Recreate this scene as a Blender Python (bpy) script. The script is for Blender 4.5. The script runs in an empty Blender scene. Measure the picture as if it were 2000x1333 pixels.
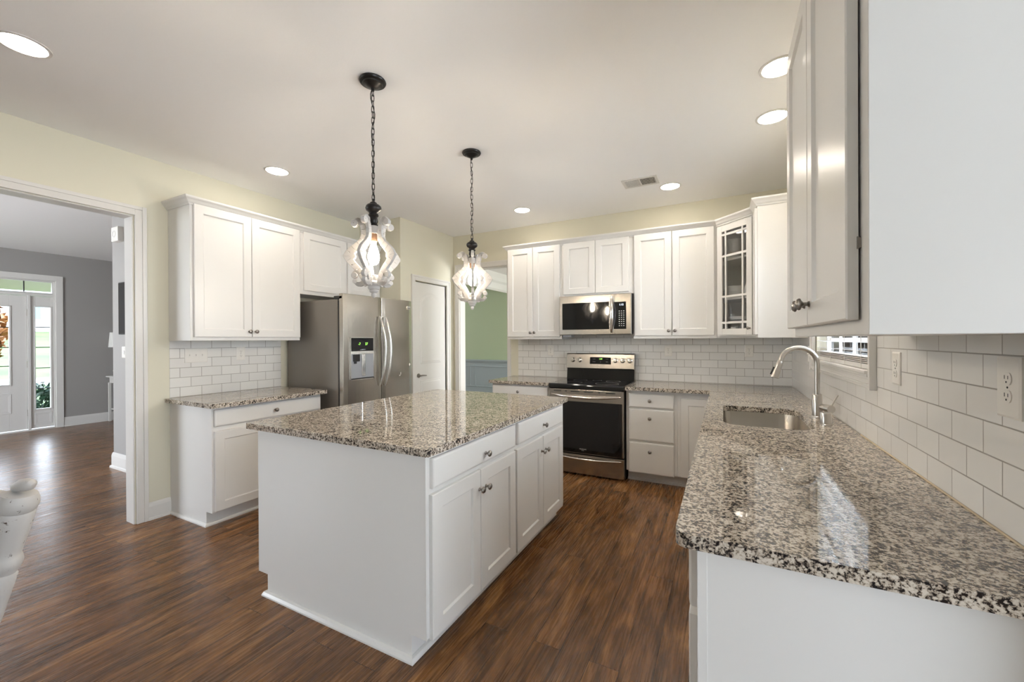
import bpy, bmesh, math, random
from mathutils import Vector, Matrix
random.seed(7)
PI = math.pi
S = bpy.context.scene
COL = S.collection

# ------------------------------------------------------------------ camera
F, H = 797.76, 1.3534
YAW, PIT, ROL = .4774, -.0026, -.0051
fw = Vector((-math.sin(YAW), math.cos(YAW), 0)); rt = Vector((math.cos(YAW), math.sin(YAW), 0)); zz = Vector((0, 0, 1))
F2 = fw * math.cos(PIT) + zz * math.sin(PIT); U2 = zz * math.cos(PIT) - fw * math.sin(PIT)
R3 = rt * math.cos(ROL) + U2 * math.sin(ROL); U3 = U2 * math.cos(ROL) - rt * math.sin(ROL)
cd = bpy.data.cameras.new('camera'); cam = bpy.data.objects.new('camera', cd); COL.objects.link(cam)
cd.sensor_width = 36; cd.lens = F / 2000 * 36; cd.clip_start = .02; cd.clip_end = 400
m = Matrix.Identity(4)
for i in range(3):
    m[i][0] = R3[i]; m[i][1] = U3[i]; m[i][2] = -F2[i]
m[2][3] = H
cam.matrix_world = m
S.camera = cam

# ------------------------------------------------------------------ light
S.view_settings.view_transform = 'Standard'; S.view_settings.look = 'None'
S.view_settings.gamma = 1; S.view_settings.use_curve_mapping = False
S.view_settings.exposure = 0.66
W = bpy.data.worlds.new('sky'); S.world = W; W.use_nodes = True
wn = W.node_tree.nodes; wl = W.node_tree.links
bg = wn['Background']; tcw = wn.new('ShaderNodeTexCoord'); sx = wn.new('ShaderNodeSeparateXYZ'); rp = wn.new('ShaderNodeValToRGB')
wl.new(tcw.outputs['Generated'], sx.inputs[0]); wl.new(sx.outputs['Z'], rp.inputs[0]); wl.new(rp.outputs[0], bg.inputs[0])
rp.color_ramp.elements[0].color = (.86, .93, 1, 1); rp.color_ramp.elements[1].color = (.5, .7, 1, 1)
bg.inputs[1].default_value = 8.0
sd = bpy.data.lights.new('sun', 'SUN'); sd.energy = 3.0; sd.angle = .02; sd.color = (1, .95, .86)
so = bpy.data.objects.new('sun', sd); COL.objects.link(so); so.rotation_euler = Vector((.25, -.55, -.8)).to_track_quat('-Z', 'Y').to_euler()
DAY = []
def area(name, loc, direction, sx_, sy_, power, color):
    a = bpy.data.lights.new(name, 'AREA'); a.shape = 'RECTANGLE'; a.size = sx_; a.size_y = sy_; a.energy = power; a.color = color
    o = bpy.data.objects.new(name, a); COL.objects.link(o); o.location = loc
    o.rotation_euler = Vector(direction).to_track_quat('-Z', 'Z').to_euler(); return o
COOL = (.80, .90, 1.0)
area('breakfast_fill_light', (2.62, -.58, 1.0), (-1, 0, 0), 1.8, 1.4, 6, (.60, .79, 1))  # added cool fill outside an invented, unseen breakfast window
area('daylight_sink_window', (1.02, 2.83, 1.98), (-1, 0, -.7), 1.2, .8, 78, (.80, .90, 1))
area('dining_fill_light', (.66, 6.4, 1.5), (-1, 0, 0), 1.8, 1.5, 110, (.95, .97, 1))  # added fill beside the solid right wall, brightens the dining room
area('daylight_foyer_window', (-6.6, -1.86, 1.5), (0, 1, 0), 2.2, 1.7, 40, (.95, .97, 1))

# ------------------------------------------------------------------ materials
MATS = {}
def lin(c): return tuple((x / 255 / 12.92 if x / 255 <= .04045 else ((x / 255 + .055) / 1.055) ** 2.4) for x in c) + (1,)
def mat(name, col, rough=.5, metal=0, **k):
    M = bpy.data.materials.new(name); M.use_nodes = True; p = M.node_tree.nodes['Principled BSDF']
    p.inputs['Base Color'].default_value = col if len(col) == 4 else tuple(col) + (1,)
    p.inputs['Roughness'].default_value = rough; p.inputs['Metallic'].default_value = metal
    for a, b in k.items(): p.inputs[a.replace('_', ' ')].default_value = b
    MATS[name] = M; return M
def nd(M, t, **k):
    n = M.node_tree.nodes.new(t)
    for a, b in k.items(): setattr(n, a, b)
    return n
def lk(M, a, b): M.node_tree.links.new(a, b)
def bsdf(M): return M.node_tree.nodes['Principled BSDF']
def noise_bump(M, scale=200, strength=.05, dist=.002, stretch=None):
    tc = nd(M, 'ShaderNodeTexCoord'); n = nd(M, 'ShaderNodeTexNoise'); n.inputs['Scale'].default_value = scale; n.inputs['Detail'].default_value = 3
    if stretch:
        mp = nd(M, 'ShaderNodeMapping'); mp.inputs['Scale'].default_value = stretch; lk(M, tc.outputs['Object'], mp.inputs[0]); lk(M, mp.outputs[0], n.inputs['Vector'])
    else: lk(M, tc.outputs['Object'], n.inputs['Vector'])
    b = nd(M, 'ShaderNodeBump'); b.inputs['Strength'].default_value = strength; b.inputs['Distance'].default_value = dist
    lk(M, n.outputs['Fac'], b.inputs['Height']); lk(M, b.outputs[0], bsdf(M).inputs['Normal']); return n

white = mat('white_cabinet_paint', (.735, .72, .695), .3); noise_bump(white, 60, .03, .001, (1, 1, .15))
trimw = mat('white_trim_paint', (.69, .67, .64), .35)
yell = mat('pale_yellow_wall_paint', (.68, .65, .53), .7); noise_bump(yell, 300, .08, .001)
grayw = mat('grey_wall_paint', (.33, .315, .30), .7); noise_bump(grayw, 300, .08, .001)
greenw = mat('green_wall_paint', (.38, .46, .30), .7)
bluew = mat('blue_grey_wainscot_paint', (.30, .36, .37), .5)
ceilm = mat('white_ceiling_paint', (.92, .915, .91), .9); noise_bump(ceilm, 150, .15, .002)
steel = mat('brushed_stainless_steel', (.45, .415, .37), .25, 1); bsdf(steel).inputs['Anisotropic'].default_value = .5
n = noise_bump(steel, 30, .02, .0005, (1, 1, 60))
steelh = mat('polished_steel', (.72, .70, .67), .16, 1)
nickel = mat('brushed_nickel', (.55, .52, .48), .28, 1)
pewter = mat('dark_pewter', (.28, .26, .24), .3, 1)
fridgeside = mat('grey_fridge_side', (.27, .245, .22), .45, .6); noise_bump(fridgeside, 500, .1, .0005)
blackg = mat('black_glass', (.008, .008, .009), .05); bsdf(blackg).inputs['Specular IOR Level'].default_value = .6
blackp = mat('black_plastic', (.012, .012, .012), .4)
blackm = mat('black_iron', (.018, .016, .015), .35, .4)
plast = mat('white_plastic', (.78, .75, .70), .3)
chrome = mat('chrome', (.8, .8, .8), .08, 1)
dish = mat('white_ceramic', (.85, .84, .80), .15)
brownw = mat('brown_weathered_wood', (.16, .085, .045), .6)
slatm = mat('white_vinyl_slats', (.80, .80, .80), .4)
fabric = mat('white_lampshade', (.75, .74, .70), .8)
rubber = mat('dark_slot', (.02, .018, .016), .6)
leafm = mat('dark_green_leaves', (.02, .06, .03), .5)
orangem = mat('orange_autumn_leaves', (.20, .075, .015), .6)
barkm = mat('bark', (.12, .07, .04), .8)
siding = mat('white_house_siding', (.42, .43, .45), .6)
roofm = mat('grey_roof_shingles', (.2, .2, .2), .8)
conc = mat('pale_concrete', (.38, .375, .36), .8)
caulk = mat('yellowed_caulk', (.60, .49, .34), .5)

def wood_floor():
    M = mat('dark_brown_plank_floor', (.1, .04, .02), .3); N = M.node_tree; p = bsdf(M)
    tc = nd(M, 'ShaderNodeTexCoord'); mp = nd(M, 'ShaderNodeMapping'); mp.inputs['Rotation'].default_value = (0, 0, PI / 2)
    lk(M, tc.outputs['Object'], mp.inputs[0])
    br = nd(M, 'ShaderNodeTexBrick'); br.offset = .37; br.inputs['Scale'].default_value = 1
    br.inputs['Brick Width'].default_value = 1.22; br.inputs['Row Height'].default_value = .127; br.inputs['Mortar Size'].default_value = .0012
    br.inputs['Color1'].default_value = (0, 0, 0, 1); br.inputs['Color2'].default_value = (1, 1, 1, 1); br.inputs['Mortar'].default_value = (.5, .5, .5, 1)
    lk(M, mp.outputs[0], br.inputs['Vector'])
    # grain, shifted per plank
    sc = nd(M, 'ShaderNodeVectorMath', operation='MULTIPLY_ADD'); lk(M, br.outputs['Color'], sc.inputs[0]); sc.inputs[1].default_value = (3.1, 7.7, 5.3)
    lk(M, tc.outputs['Object'], sc.inputs[2])
    mg = nd(M, 'ShaderNodeMapping'); mg.inputs['Scale'].default_value = (6, 1.1, 1); lk(M, sc.outputs[0], mg.inputs[0])
    n1 = nd(M, 'ShaderNodeTexNoise'); n1.inputs['Scale'].default_value = 1.5; n1.inputs['Detail'].default_value = 9; n1.inputs['Roughness'].default_value = .68; n1.inputs['Distortion'].default_value = 1.4
    lk(M, mg.outputs[0], n1.inputs['Vector'])
    mh = nd(M, 'ShaderNodeMapping'); mh.inputs['Scale'].default_value = (95, 3.0, 1); lk(M, sc.outputs[0], mh.inputs[0])
    n2 = nd(M, 'ShaderNodeTexNoise'); n2.inputs['Scale'].default_value = 1.6; n2.inputs['Detail'].default_value = 5; n2.inputs['Distortion'].default_value = .5; lk(M, mh.outputs[0], n2.inputs['Vector'])
    mx = nd(M, 'ShaderNodeMix'); mx.data_type = 'FLOAT'; mx.inputs[0].default_value = .30
    lk(M, n1.outputs['Fac'], mx.inputs[2]); lk(M, n2.outputs['Fac'], mx.inputs[3])
    add = nd(M, 'ShaderNodeMath', operation='MULTIPLY_ADD'); lk(M, br.outputs['Color'], add.inputs[0]); add.inputs[1].default_value = .05; lk(M, mx.outputs[0], add.inputs[2])
    r = nd(M, 'ShaderNodeValToRGB'); lk(M, add.outputs[0], r.inputs[0])
    e = r.color_ramp.elements; e[0].position = .30; e[0].color = (.034, .013, .005, 1); e[1].position = .70; e[1].color = (.41, .21, .075, 1)
    a = r.color_ramp.elements.new(.46); a.color = (.10, .043, .014, 1); a = r.color_ramp.elements.new(.56); a.color = (.195, .085, .027, 1)
    mm = nd(M, 'ShaderNodeMix'); mm.data_type = 'RGBA'; lk(M, br.outputs['Fac'], mm.inputs[0]); lk(M, r.outputs[0], mm.inputs[6]); mm.inputs[7].default_value = (.02, .008, .004, 1)
    lk(M, mm.outputs[2], p.inputs['Base Color'])
    rr = nd(M, 'ShaderNodeMapRange'); rr.inputs[1].default_value = .3; rr.inputs[2].default_value = .7; rr.inputs[3].default_value = .20; rr.inputs[4].default_value = .34
    lk(M, n2.outputs['Fac'], rr.inputs[0]); lk(M, rr.outputs[0], p.inputs['Roughness'])
    h = nd(M, 'ShaderNodeMath', operation='MULTIPLY_ADD'); lk(M, br.outputs['Fac'], h.inputs[0]); h.inputs[1].default_value = -1.2; lk(M, n2.outputs['Fac'], h.inputs[2])
    ms = nd(M, 'ShaderNodeMapping'); ms.inputs['Scale'].default_value = (16, .9, 1); lk(M, sc.outputs[0], ms.inputs[0])
    n3 = nd(M, 'ShaderNodeTexNoise'); n3.inputs['Scale'].default_value = 1; n3.inputs['Detail'].default_value = 2; lk(M, ms.outputs[0], n3.inputs['Vector'])
    h3 = nd(M, 'ShaderNodeMath', operation='MULTIPLY_ADD'); lk(M, n3.outputs['Fac'], h3.inputs[0]); h3.inputs[1].default_value = 3.0; lk(M, h.outputs[0], h3.inputs[2])
    b = nd(M, 'ShaderNodeBump'); b.inputs['Strength'].default_value = .45; b.inputs['Distance'].default_value = .0016; lk(M, h3.outputs[0], b.inputs['Height']); lk(M, b.outputs[0], p.inputs['Normal'])
    p.inputs['Specular IOR Level'].default_value = .5
    return M
floorm = wood_floor()

def granite():
    M = mat('speckled_granite', (.5, .5, .5), .035); p = bsdf(M)
    tc = nd(M, 'ShaderNodeTexCoord')
    def noise(s, d=3, rough=.6, dist=0):
        n = nd(M, 'ShaderNodeTexNoise'); n.inputs['Scale'].default_value = s; n.inputs['Detail'].default_value = d; n.inputs['Roughness'].default_value = rough; n.inputs['Distortion'].default_value = dist
        lk(M, tc.outputs['Object'], n.inputs['Vector']); return n
    def ramp(src, pts):
        r = nd(M, 'ShaderNodeValToRGB'); lk(M, src, r.inputs[0]); e = r.color_ramp.elements
        e[0].position, e[0].color = pts[0][0], pts[0][1]; e[1].position, e[1].color = pts[-1][0], pts[-1][1]
        for q, c in pts[1:-1]: x = e.new(q); x.color = c
        return r
    v = nd(M, 'ShaderNodeTexVoronoi'); v.inputs['Scale'].default_value = 250; lk(M, tc.outputs['Object'], v.inputs['Vector'])
    sp = nd(M, 'ShaderNodeSeparateColor'); lk(M, v.outputs['Color'], sp.inputs[0])
    n1 = noise(112, 4, .6, .3); n2 = noise(38, 2, .6)
    a = nd(M, 'ShaderNodeMath', operation='MULTIPLY_ADD'); lk(M, sp.outputs[0], a.inputs[0]); a.inputs[1].default_value = .16; lk(M, n1.outputs['Fac'], a.inputs[2])
    a2 = nd(M, 'ShaderNodeMath', operation='MULTIPLY_ADD'); lk(M, n2.outputs['Fac'], a2.inputs[0]); a2.inputs[1].default_value = .35; lk(M, a.outputs[0], a2.inputs[2])
    r = ramp(a2.outputs[0], [(.625, (.010, .010, .012, 1)), (.668, (.03, .027, .026, 1)), (.71, (.18, .145, .115, 1)), (.745, (.40, .335, .265, 1)), (.88, (.62, .56, .48, 1))])
    r.color_ramp.interpolation = 'LINEAR'
    lk(M, r.outputs[0], p.inputs['Base Color']); p.inputs['Specular IOR Level'].default_value = .6
    return M
gran = granite()

def tilemat(name, axis, phase, z0, rowh, bw=.1535):
    M = mat(name, (.8, .8, .8), .07); p = bsdf(M)
    tc = nd(M, 'ShaderNodeTexCoord'); s = nd(M, 'ShaderNodeSeparateXYZ'); lk(M, tc.outputs['Object'], s.inputs[0])
    a = nd(M, 'ShaderNodeMath', operation='SUBTRACT'); lk(M, s.outputs[axis], a.inputs[0]); a.inputs[1].default_value = phase - 40 * bw
    b = nd(M, 'ShaderNodeMath', operation='SUBTRACT'); lk(M, s.outputs['Z'], b.inputs[0]); b.inputs[1].default_value = z0
    c = nd(M, 'ShaderNodeCombineXYZ'); lk(M, a.outputs[0], c.inputs[0]); lk(M, b.outputs[0], c.inputs[1])
    br = nd(M, 'ShaderNodeTexBrick'); br.offset = .5; br.inputs['Scale'].default_value = 1
    br.inputs['Brick Width'].default_value = bw; br.inputs['Row Height'].default_value = rowh; br.inputs['Mortar Size'].default_value = .0021; br.inputs['Mortar Smooth'].default_value = .3
    br.inputs['Color1'].default_value = (.78, .765, .735, 1); br.inputs['Color2'].default_value = (.74, .725, .70, 1); br.inputs['Mortar'].default_value = (.33, .31, .28, 1)
    lk(M, c.outputs[0], br.inputs['Vector']); lk(M, br.outputs['Color'], p.inputs['Base Color'])
    mr = nd(M, 'ShaderNodeMapRange'); lk(M, br.outputs['Fac'], mr.inputs[0]); mr.inputs[3].default_value = .07; mr.inputs[4].default_value = .6; lk(M, mr.outputs[0], p.inputs['Roughness'])
    n = nd(M, 'ShaderNodeTexNoise'); n.inputs['Scale'].default_value = 14; n.inputs['Detail'].default_value = 1; lk(M, tc.outputs['Object'], n.inputs['Vector'])
    h = nd(M, 'ShaderNodeMath', operation='MULTIPLY_ADD'); lk(M, br.outputs['Fac'], h.inputs[0]); h.inputs[1].default_value = -1; 
    h2 = nd(M, 'ShaderNodeMath', operation='MULTIPLY'); lk(M, n.outputs['Fac'], h2.inputs[0]); h2.inputs[1].default_value = .6; lk(M, h2.outputs[0], h.inputs[2])
    bu = nd(M, 'ShaderNodeBump'); bu.inputs['Strength'].default_value = .5; bu.inputs['Distance'].default_value = .0012; lk(M, h.outputs[0], bu.inputs['Height']); lk(M, bu.outputs[0], p.inputs['Normal'])
    return M

def distressed(name, base=(.78, .75, .70)):
    M = mat(name, base, .55); p = bsdf(M); tc = nd(M, 'ShaderNodeTexCoord'); n = nd(M, 'ShaderNodeTexNoise'); n.inputs['Scale'].default_value = 38; n.inputs['Detail'].default_value = 5; n.inputs['Roughness'].default_value = .7
    lk(M, tc.outputs['Object'], n.inputs['Vector']); r = nd(M, 'ShaderNodeValToRGB'); lk(M, n.outputs['Fac'], r.inputs[0]); e = r.color_ramp.elements
    e[0].position = .325; e[0].color = (.06, .035, .02, 1); e[1].position = .37; e[1].color = tuple(base) + (1,); lk(M, r.outputs[0], p.inputs['Base Color'])
    b = nd(M, 'ShaderNodeBump'); b.inputs['Strength'].default_value = .2; b.inputs['Distance'].default_value = .001; lk(M, n.outputs['Fac'], b.inputs['Height']); lk(M, b.outputs[0], p.inputs['Normal']); return M
dist = distressed('distressed_white_wood', (.52, .50, .48))
def grass():
    M = mat('lawn_grass', (.2, .4, .08), .9); p = bsdf(M); tc = nd(M, 'ShaderNodeTexCoord'); n = nd(M, 'ShaderNodeTexNoise'); n.inputs['Scale'].default_value = .6; n.inputs['Detail'].default_value = 6
    lk(M, tc.outputs['Object'], n.inputs['Vector']); r = nd(M, 'ShaderNodeValToRGB'); lk(M, n.outputs['Fac'], r.inputs[0]); e = r.color_ramp.elements
    e[0].position = .35; e[0].color = (.035, .07, .008, 1); e[1].position = .65; e[1].color = (.075, .12, .02, 1); lk(M, r.outputs[0], p.inputs['Base Color']); return M
grassm = grass()
def emis(name, col, st):
    M = mat(name, (0, 0, 0), .5); p = bsdf(M); p.inputs['Emission Color'].default_value = tuple(col) + (1,); p.inputs['Emission Strength'].default_value = st; return M
lampE = emis('recessed_lamp_glow', (1, .90, .77), 58)
bulbE = emis('filament_bulb_glow', (1, .86, .68), 185)
greenE = emis('green_display_digits', (.35, .9, .1), 1.6)
whiteE = emis('white_display_digits', (.8, .9, 1), 1.6)
glass = bpy.data.materials.new('clear_glass'); glass.use_nodes = True
N = glass.node_tree; N.nodes.clear(); o_ = N.nodes.new('ShaderNodeOutputMaterial'); t_ = N.nodes.new('ShaderNodeBsdfTransparent'); g_ = N.nodes.new('ShaderNodeBsdfGlossy'); mx_ = N.nodes.new('ShaderNodeMixShader'); fr_ = N.nodes.new('ShaderNodeFresnel')
g_.inputs['Roughness'].default_value = .02; fr_.inputs['IOR'].default_value = 1.35
N.links.new(fr_.outputs[0], mx_.inputs[0]); N.links.new(t_.outputs[0], mx_.inputs[1]); N.links.new(g_.outputs[0], mx_.inputs[2]); N.links.new(mx_.outputs[0], o_.inputs[0])

# ------------------------------------------------------------------ mesh helpers
class MB:
    def __init__(s): s.v = []; s.f = []
    def add(s, vs, fs, M=None):
        b = len(s.v)
        s.v += [tuple(M @ Vector(v)) if M else tuple(v) for v in vs]; s.f += [tuple(b + i for i in f) for f in fs]; return s
    def box(s, x0, x1, y0, y1, z0, z1, M=None):
        x0, x1 = sorted((x0, x1)); y0, y1 = sorted((y0, y1)); z0, z1 = sorted((z0, z1))
        return s.add([(x0, y0, z0), (x1, y0, z0), (x1, y1, z0), (x0, y1, z0), (x0, y0, z1), (x1, y0, z1), (x1, y1, z1), (x0, y1, z1)],
                     [(0, 3, 2, 1), (4, 5, 6, 7), (0, 1, 5, 4), (1, 2, 6, 5), (2, 3, 7, 6), (3, 0, 4, 7)], M)
    def prism(s, pts, a0, a1, axis='z', M=None):
        # pts 2D; extruded along axis. axis x: pts=(y,z); y: pts=(x,z); z: pts=(x,y)
        def P(p, a): return (a, p[0], p[1]) if axis == 'x' else ((p[0], a, p[1]) if axis == 'y' else (p[0], p[1], a))
        n = len(pts); vs = [P(p, a0) for p in pts] + [P(p, a1) for p in pts]
        fs = [tuple(range(n))[::-1], tuple(range(n, 2 * n))] + [(i, (i + 1) % n, n + (i + 1) % n, n + i) for i in range(n)]
        return s.add(vs, fs, M)
    def lathe(s, prof, n=24, M=None, cap=True):
        # prof list of (r,z), along z
        vs = []; fs = []
        for r, z in prof: vs += [(r * math.cos(2 * PI * k / n), r * math.sin(2 * PI * k / n), z) for k in range(n)]
        for i in range(len(prof) - 1):
            for k in range(n): fs.append((i * n + k, i * n + (k + 1) % n, (i + 1) * n + (k + 1) % n, (i + 1) * n + k))
        if cap and prof[0][0] > 1e-5: fs.append(tuple(range(n))[::-1])
        if cap and prof[-1][0] > 1e-5: fs.append(tuple(range((len(prof) - 1) * n, len(prof) * n)))
        return s.add(vs, fs, M)
    def tube(s, pts, r, n=10, closed=False, flat=1.0, up=None):
        pts = [Vector(p) for p in pts]; L = len(pts); rs = r if isinstance(r, (list, tuple)) else [r] * L; vs = []; fs = []
        prev = None
        for i, p in enumerate(pts):
            if closed: t = (pts[(i + 1) % L] - pts[i - 1])
            else: t = pts[min(i + 1, L - 1)] - pts[max(i - 1, 0)]
            t.normalize()
            u = Vector(up) if up else (prev if prev else (Vector((0, 0, 1)) if abs(t.z) < .9 else Vector((1, 0, 0))))
            u = (u - t * u.dot(t)).normalized(); prev = u; w = t.cross(u)
            for k in range(n):
                a = 2 * PI * k / n; q = p + (u * math.cos(a) * flat + w * math.sin(a)) * rs[i]; vs.append(tuple(q))
        for i in range(L if closed else L - 1):
            j = (i + 1) % L
            for k in range(n): fs.append((i * n + k, i * n + (k + 1) % n, j * n + (k + 1) % n, j * n + k))
        if not closed: fs += [tuple(range(n))[::-1], tuple(range((L - 1) * n, L * n))]
        return s.add(vs, fs)
    def sweep(s, path, prof, side=1):
        # path: xy polyline; prof: closed polygon of (out, z); out = offset to the right of travel *side
        P = [Vector(p) for p in path]; L = len(P); vs = []; fs = []; n = len(prof)
        def nrm(a, b): d = (b - a).normalized(); return Vector((d.y, -d.x)) * side
        for i in range(L):
            if i == 0: o = nrm(P[0], P[1])
            elif i == L - 1: o = nrm(P[-2], P[-1])
            else:
                a = nrm(P[i - 1], P[i]); b = nrm(P[i], P[i + 1]); o = (a + b) / (1 + a.dot(b))
            for (d, z) in prof: q = P[i] + o * d; vs.append((q.x, q.y, z))
        for i in range(L - 1):
            for k in range(n): fs.append((i * n + k, i * n + (k + 1) % n, (i + 1) * n + (k + 1) % n, (i + 1) * n + k))
        fs += [tuple(range(n))[::-1], tuple(range((L - 1) * n, L * n))]
        return s.add(vs, fs)
    def rings(s, x0, x1, z0, z1, rs, M=None):
        # rs: list of (inset, y); rectangle rings from back to front centre
        vs = []; fs = []
        for (i, y) in rs: vs += [(x0 + i, y, z0 + i), (x1 - i, y, z0 + i), (x1 - i, y, z1 - i), (x0 + i, y, z1 - i)]
        fs.append((3, 2, 1, 0))
        for k in range(len(rs) - 1):
            for j in range(4): fs.append((k * 4 + j, k * 4 + (j + 1) % 4, k * 4 + 4 + (j + 1) % 4, k * 4 + 4 + j))
        L = (len(rs) - 1) * 4; fs.append((L, L + 1, L + 2, L + 3)); return s.add(vs, fs, M)
    def build(s, name, M, parent=None, bevel=0, smooth=False, loc=None, rot=None, segs=2, ang=40, recalc=True):
        me = bpy.data.meshes.new(name); me.from_pydata(s.v, [], s.f)
        if recalc:
            bm = bmesh.new(); bm.from_mesh(me); bmesh.ops.recalc_face_normals(bm, faces=bm.faces); bm.to_mesh(me); bm.free()
        ms = M if isinstance(M, list) else [M]
        for q in ms: me.materials.append(q)
        if smooth:
            for p in me.polygons: p.use_smooth = True
            try: me.set_sharp_from_angle(angle=math.radians(38))
            except Exception: pass
        o = bpy.data.objects.new(name, me); COL.objects.link(o)
        if parent: o.parent = parent
        if loc: o.location = loc
        if rot: o.rotation_euler = rot
        if bevel:
            b = o.modifiers.new('bevel', 'BEVEL'); b.width = bevel; b.segments = segs; b.limit_method = 'ANGLE'; b.angle_limit = math.radians(ang); b.harden_normals = False
        return o
def tag(o, label=None, cat=None, group=None, kind=None):
    if label: o['label'] = label
    if cat: o['category'] = cat
    if group: o['group'] = group
    if kind: o['kind'] = kind
    return o
def thing(name, label, cat, loc=(0, 0, 0), rz=0, group=None):
    o = bpy.data.objects.new(name, None); COL.objects.link(o); o.location = loc; o.rotation_euler = (0, 0, rz); o.empty_display_size = .1
    return tag(o, label, cat, group)
def struct(name, mb, M, bevel=0, label=None): return tag(mb.build(name, M, bevel=bevel), label=label, kind='structure')
def boxes(*bs):
    m_ = MB()
    for b in bs: m_.box(*b)
    return m_
def rotM(ax, a, loc=(0, 0, 0)): return Matrix.Translation(loc) @ Matrix.Rotation(a, 4, ax)
def copy_tree(o, parent=None):
    c = o.copy(); COL.objects.link(c); c.parent = parent
    for ch in list(o.children): copy_tree(ch, c)
    return c
def text_mesh(name, body, size, M, parent, loc, rot, extrude=.0003, align='CENTER'):
    cu = bpy.data.curves.new(name, 'FONT'); cu.body = body; cu.size = size; cu.extrude = extrude; cu.align_x = align; cu.align_y = 'CENTER'
    t = bpy.data.objects.new('tmp', cu); COL.objects.link(t); dg = bpy.context.evaluated_depsgraph_get()
    me = bpy.data.meshes.new_from_object(t.evaluated_get(dg)); bpy.data.objects.remove(t); me.name = name; me.materials.clear(); me.materials.append(M)
    o = bpy.data.objects.new(name, me); COL.objects.link(o); o.parent = parent; o.location = loc; o.rotation_euler = rot; return o

# ------------------------------------------------------------------ room constants
XR, YB, XL, ZC = .562, 4.544, -3.878, 2.75
YR = -3.3              # rear wall behind the camera
XF = -9.4              # front door wall of the foyer
PX, PY = -3.24, 3.525  # pantry closet
DW = 8.1               # dining room far wall

# floor and ceiling
struct('floor', boxes((XF - .15, 2.6, YR - .15, DW + .15, -.1, 0)), floorm)
struct('ceiling', boxes((XF - .15, 2.6, YR - .15, DW + .15, ZC, ZC + .12)), ceilm)
# left wall with the cased opening to the foyer (opening Y -1.35..1.40, top 2.29)
struct('wall_left', boxes((-4.0, XL, 1.40, YB + .12, 0, ZC), (-4.0, XL, -1.35, 1.40, 2.29, ZC), (-4.0, XL, YR, -1.35, 0, ZC)), yell)
# back wall with opening to dining (X -3.137..-2.41, top 2.295)
struct('wall_back', boxes((XL, -3.137, YB, YB + .12, 0, ZC), (-2.41, .70, YB, YB + .12, 0, ZC), (-3.137, -2.41, YB, YB + .12, 2.295, ZC)), yell)
# right wall with sink window (Y 2.235..3.42, z 1.20..2.10)
RW = XR + .004
struct('wall_right', boxes((RW, RW + .14, 3.42, YB, 0, ZC), (RW, RW + .14, .93, 2.235, 0, ZC), (RW, RW + .14, 2.235, 3.42, 0, 1.20), (RW, RW + .14, 2.235, 3.42, 2.10, ZC)), yell)
# rear part of the room behind the camera
struct('wall_rear', boxes((XL, 2.6, YR - .12, YR, 0, ZC)), yell)
struct('wall_breakfast', boxes((2.48, 2.6, YR, -1.5, 0, ZC), (2.48, 2.6, .35, 1.05, 0, ZC), (2.48, 2.6, -1.5, .35, 0, .25), (2.48, 2.6, -1.5, .35, 1.7, ZC), (RW + .14, 2.48, .93, 1.05, 0, ZC)), yell)  # unseen nook; its window opening is invented and sized for the light
# pantry closet
struct('wall_pantry_front', boxes((PX - .1, PX, PY, 3.766, 0, ZC), (PX - .1, PX, 4.379, YB, 0, ZC), (PX - .1, PX, 3.766, 4.379, 2.065, ZC)), yell)
struct('wall_pantry_side', boxes((XL, PX - .1, PY, PY + .1, 0, ZC)), yell)
# foyer
struct('wall_foyer_front', boxes((XF - .14, XF, -2.0, 1.06, 0, ZC), (XF - .14, XF, 2.44, DW, 0, ZC), (XF - .14, XF, 1.06, 2.44, 2.33, ZC)), grayw)
struct('wall_foyer_side', boxes((-5.86, -4.0, 1.94, 2.06, 0, ZC)), grayw)
struct('wall_foyer_rear', boxes((XF, -4.0, -2.0, -1.88, 0, .55), (XF, -4.0, -2.0, -1.88, 2.4, ZC), (XF, -7.8, -2.0, -1.88, .55, 2.4), (-5.4, -4.0, -2.0, -1.88, .55, 2.4)), grayw)
struct('wall_foyer_kitchen', boxes((-4.012, -4.0, 1.40, 1.94, 0, ZC)), grayw)
struct('wall_foyer_far', boxes((XF, -5.86, 5.2, 5.32, 0, ZC), (-5.98, -5.86, 2.06, 5.2, 0, ZC)), grayw)
# dining
struct('wall_dining_far', boxes((-6.5, 1.2, DW, DW + .12, .90, ZC)), greenw)
struct('wall_dining_right', boxes((.7, .82, 4.664, DW, 0, ZC)), greenw)

# casings and trims -------------------------------------------------
def casing_prof(mb, axis, *a): pass
t = MB()  # foyer opening: casing on kitchen face, jamb, head
t.box(XL, XL + .018, 1.406, 1.473, 0, 2.36); t.box(XL, XL + .024, 1.448, 1.474, 0, 2.361)
t.box(XL, XL + .018, -1.42, 1.406, 2.293, 2.36); t.box(XL, XL + .0235, -1.421, 1.448, 2.336, 2.361)
t.box(-4.0, XL, 1.392, 1.401, 0, 2.292); t.box(-4.0, XL, -1.35, 1.40, 2.282, 2.291); t.box(-4.0, XL, -1.351, -1.342, 0, 2.292)
t.box(XL, XL + .018, -1.42, -1.352, 0, 2.293)
struct('trim_1', t, trimw, .002)
t = MB()  # back opening casing
t.box(-3.2, -3.137, YB - .018, YB, 0, 2.36); t.box(-3.201, -3.18, YB - .024, YB, 0, 2.34)
t.box(-2.41, -2.363, YB - .018, YB, 0, 2.36); t.box(-3.137, -2.41, YB - .018, YB, 2.295, 2.36); t.box(-3.201, -2.362, YB - .024, YB, 2.34, 2.361)
t.box(-3.138, -3.13, YB, YB + .12, 0, 2.295); t.box(-2.417, -2.409, YB, YB + .12, 0, 2.295); t.box(-3.137, -2.41, YB, YB + .12, 2.288, 2.296)
struct('trim_2', t, trimw, .002)
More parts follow.
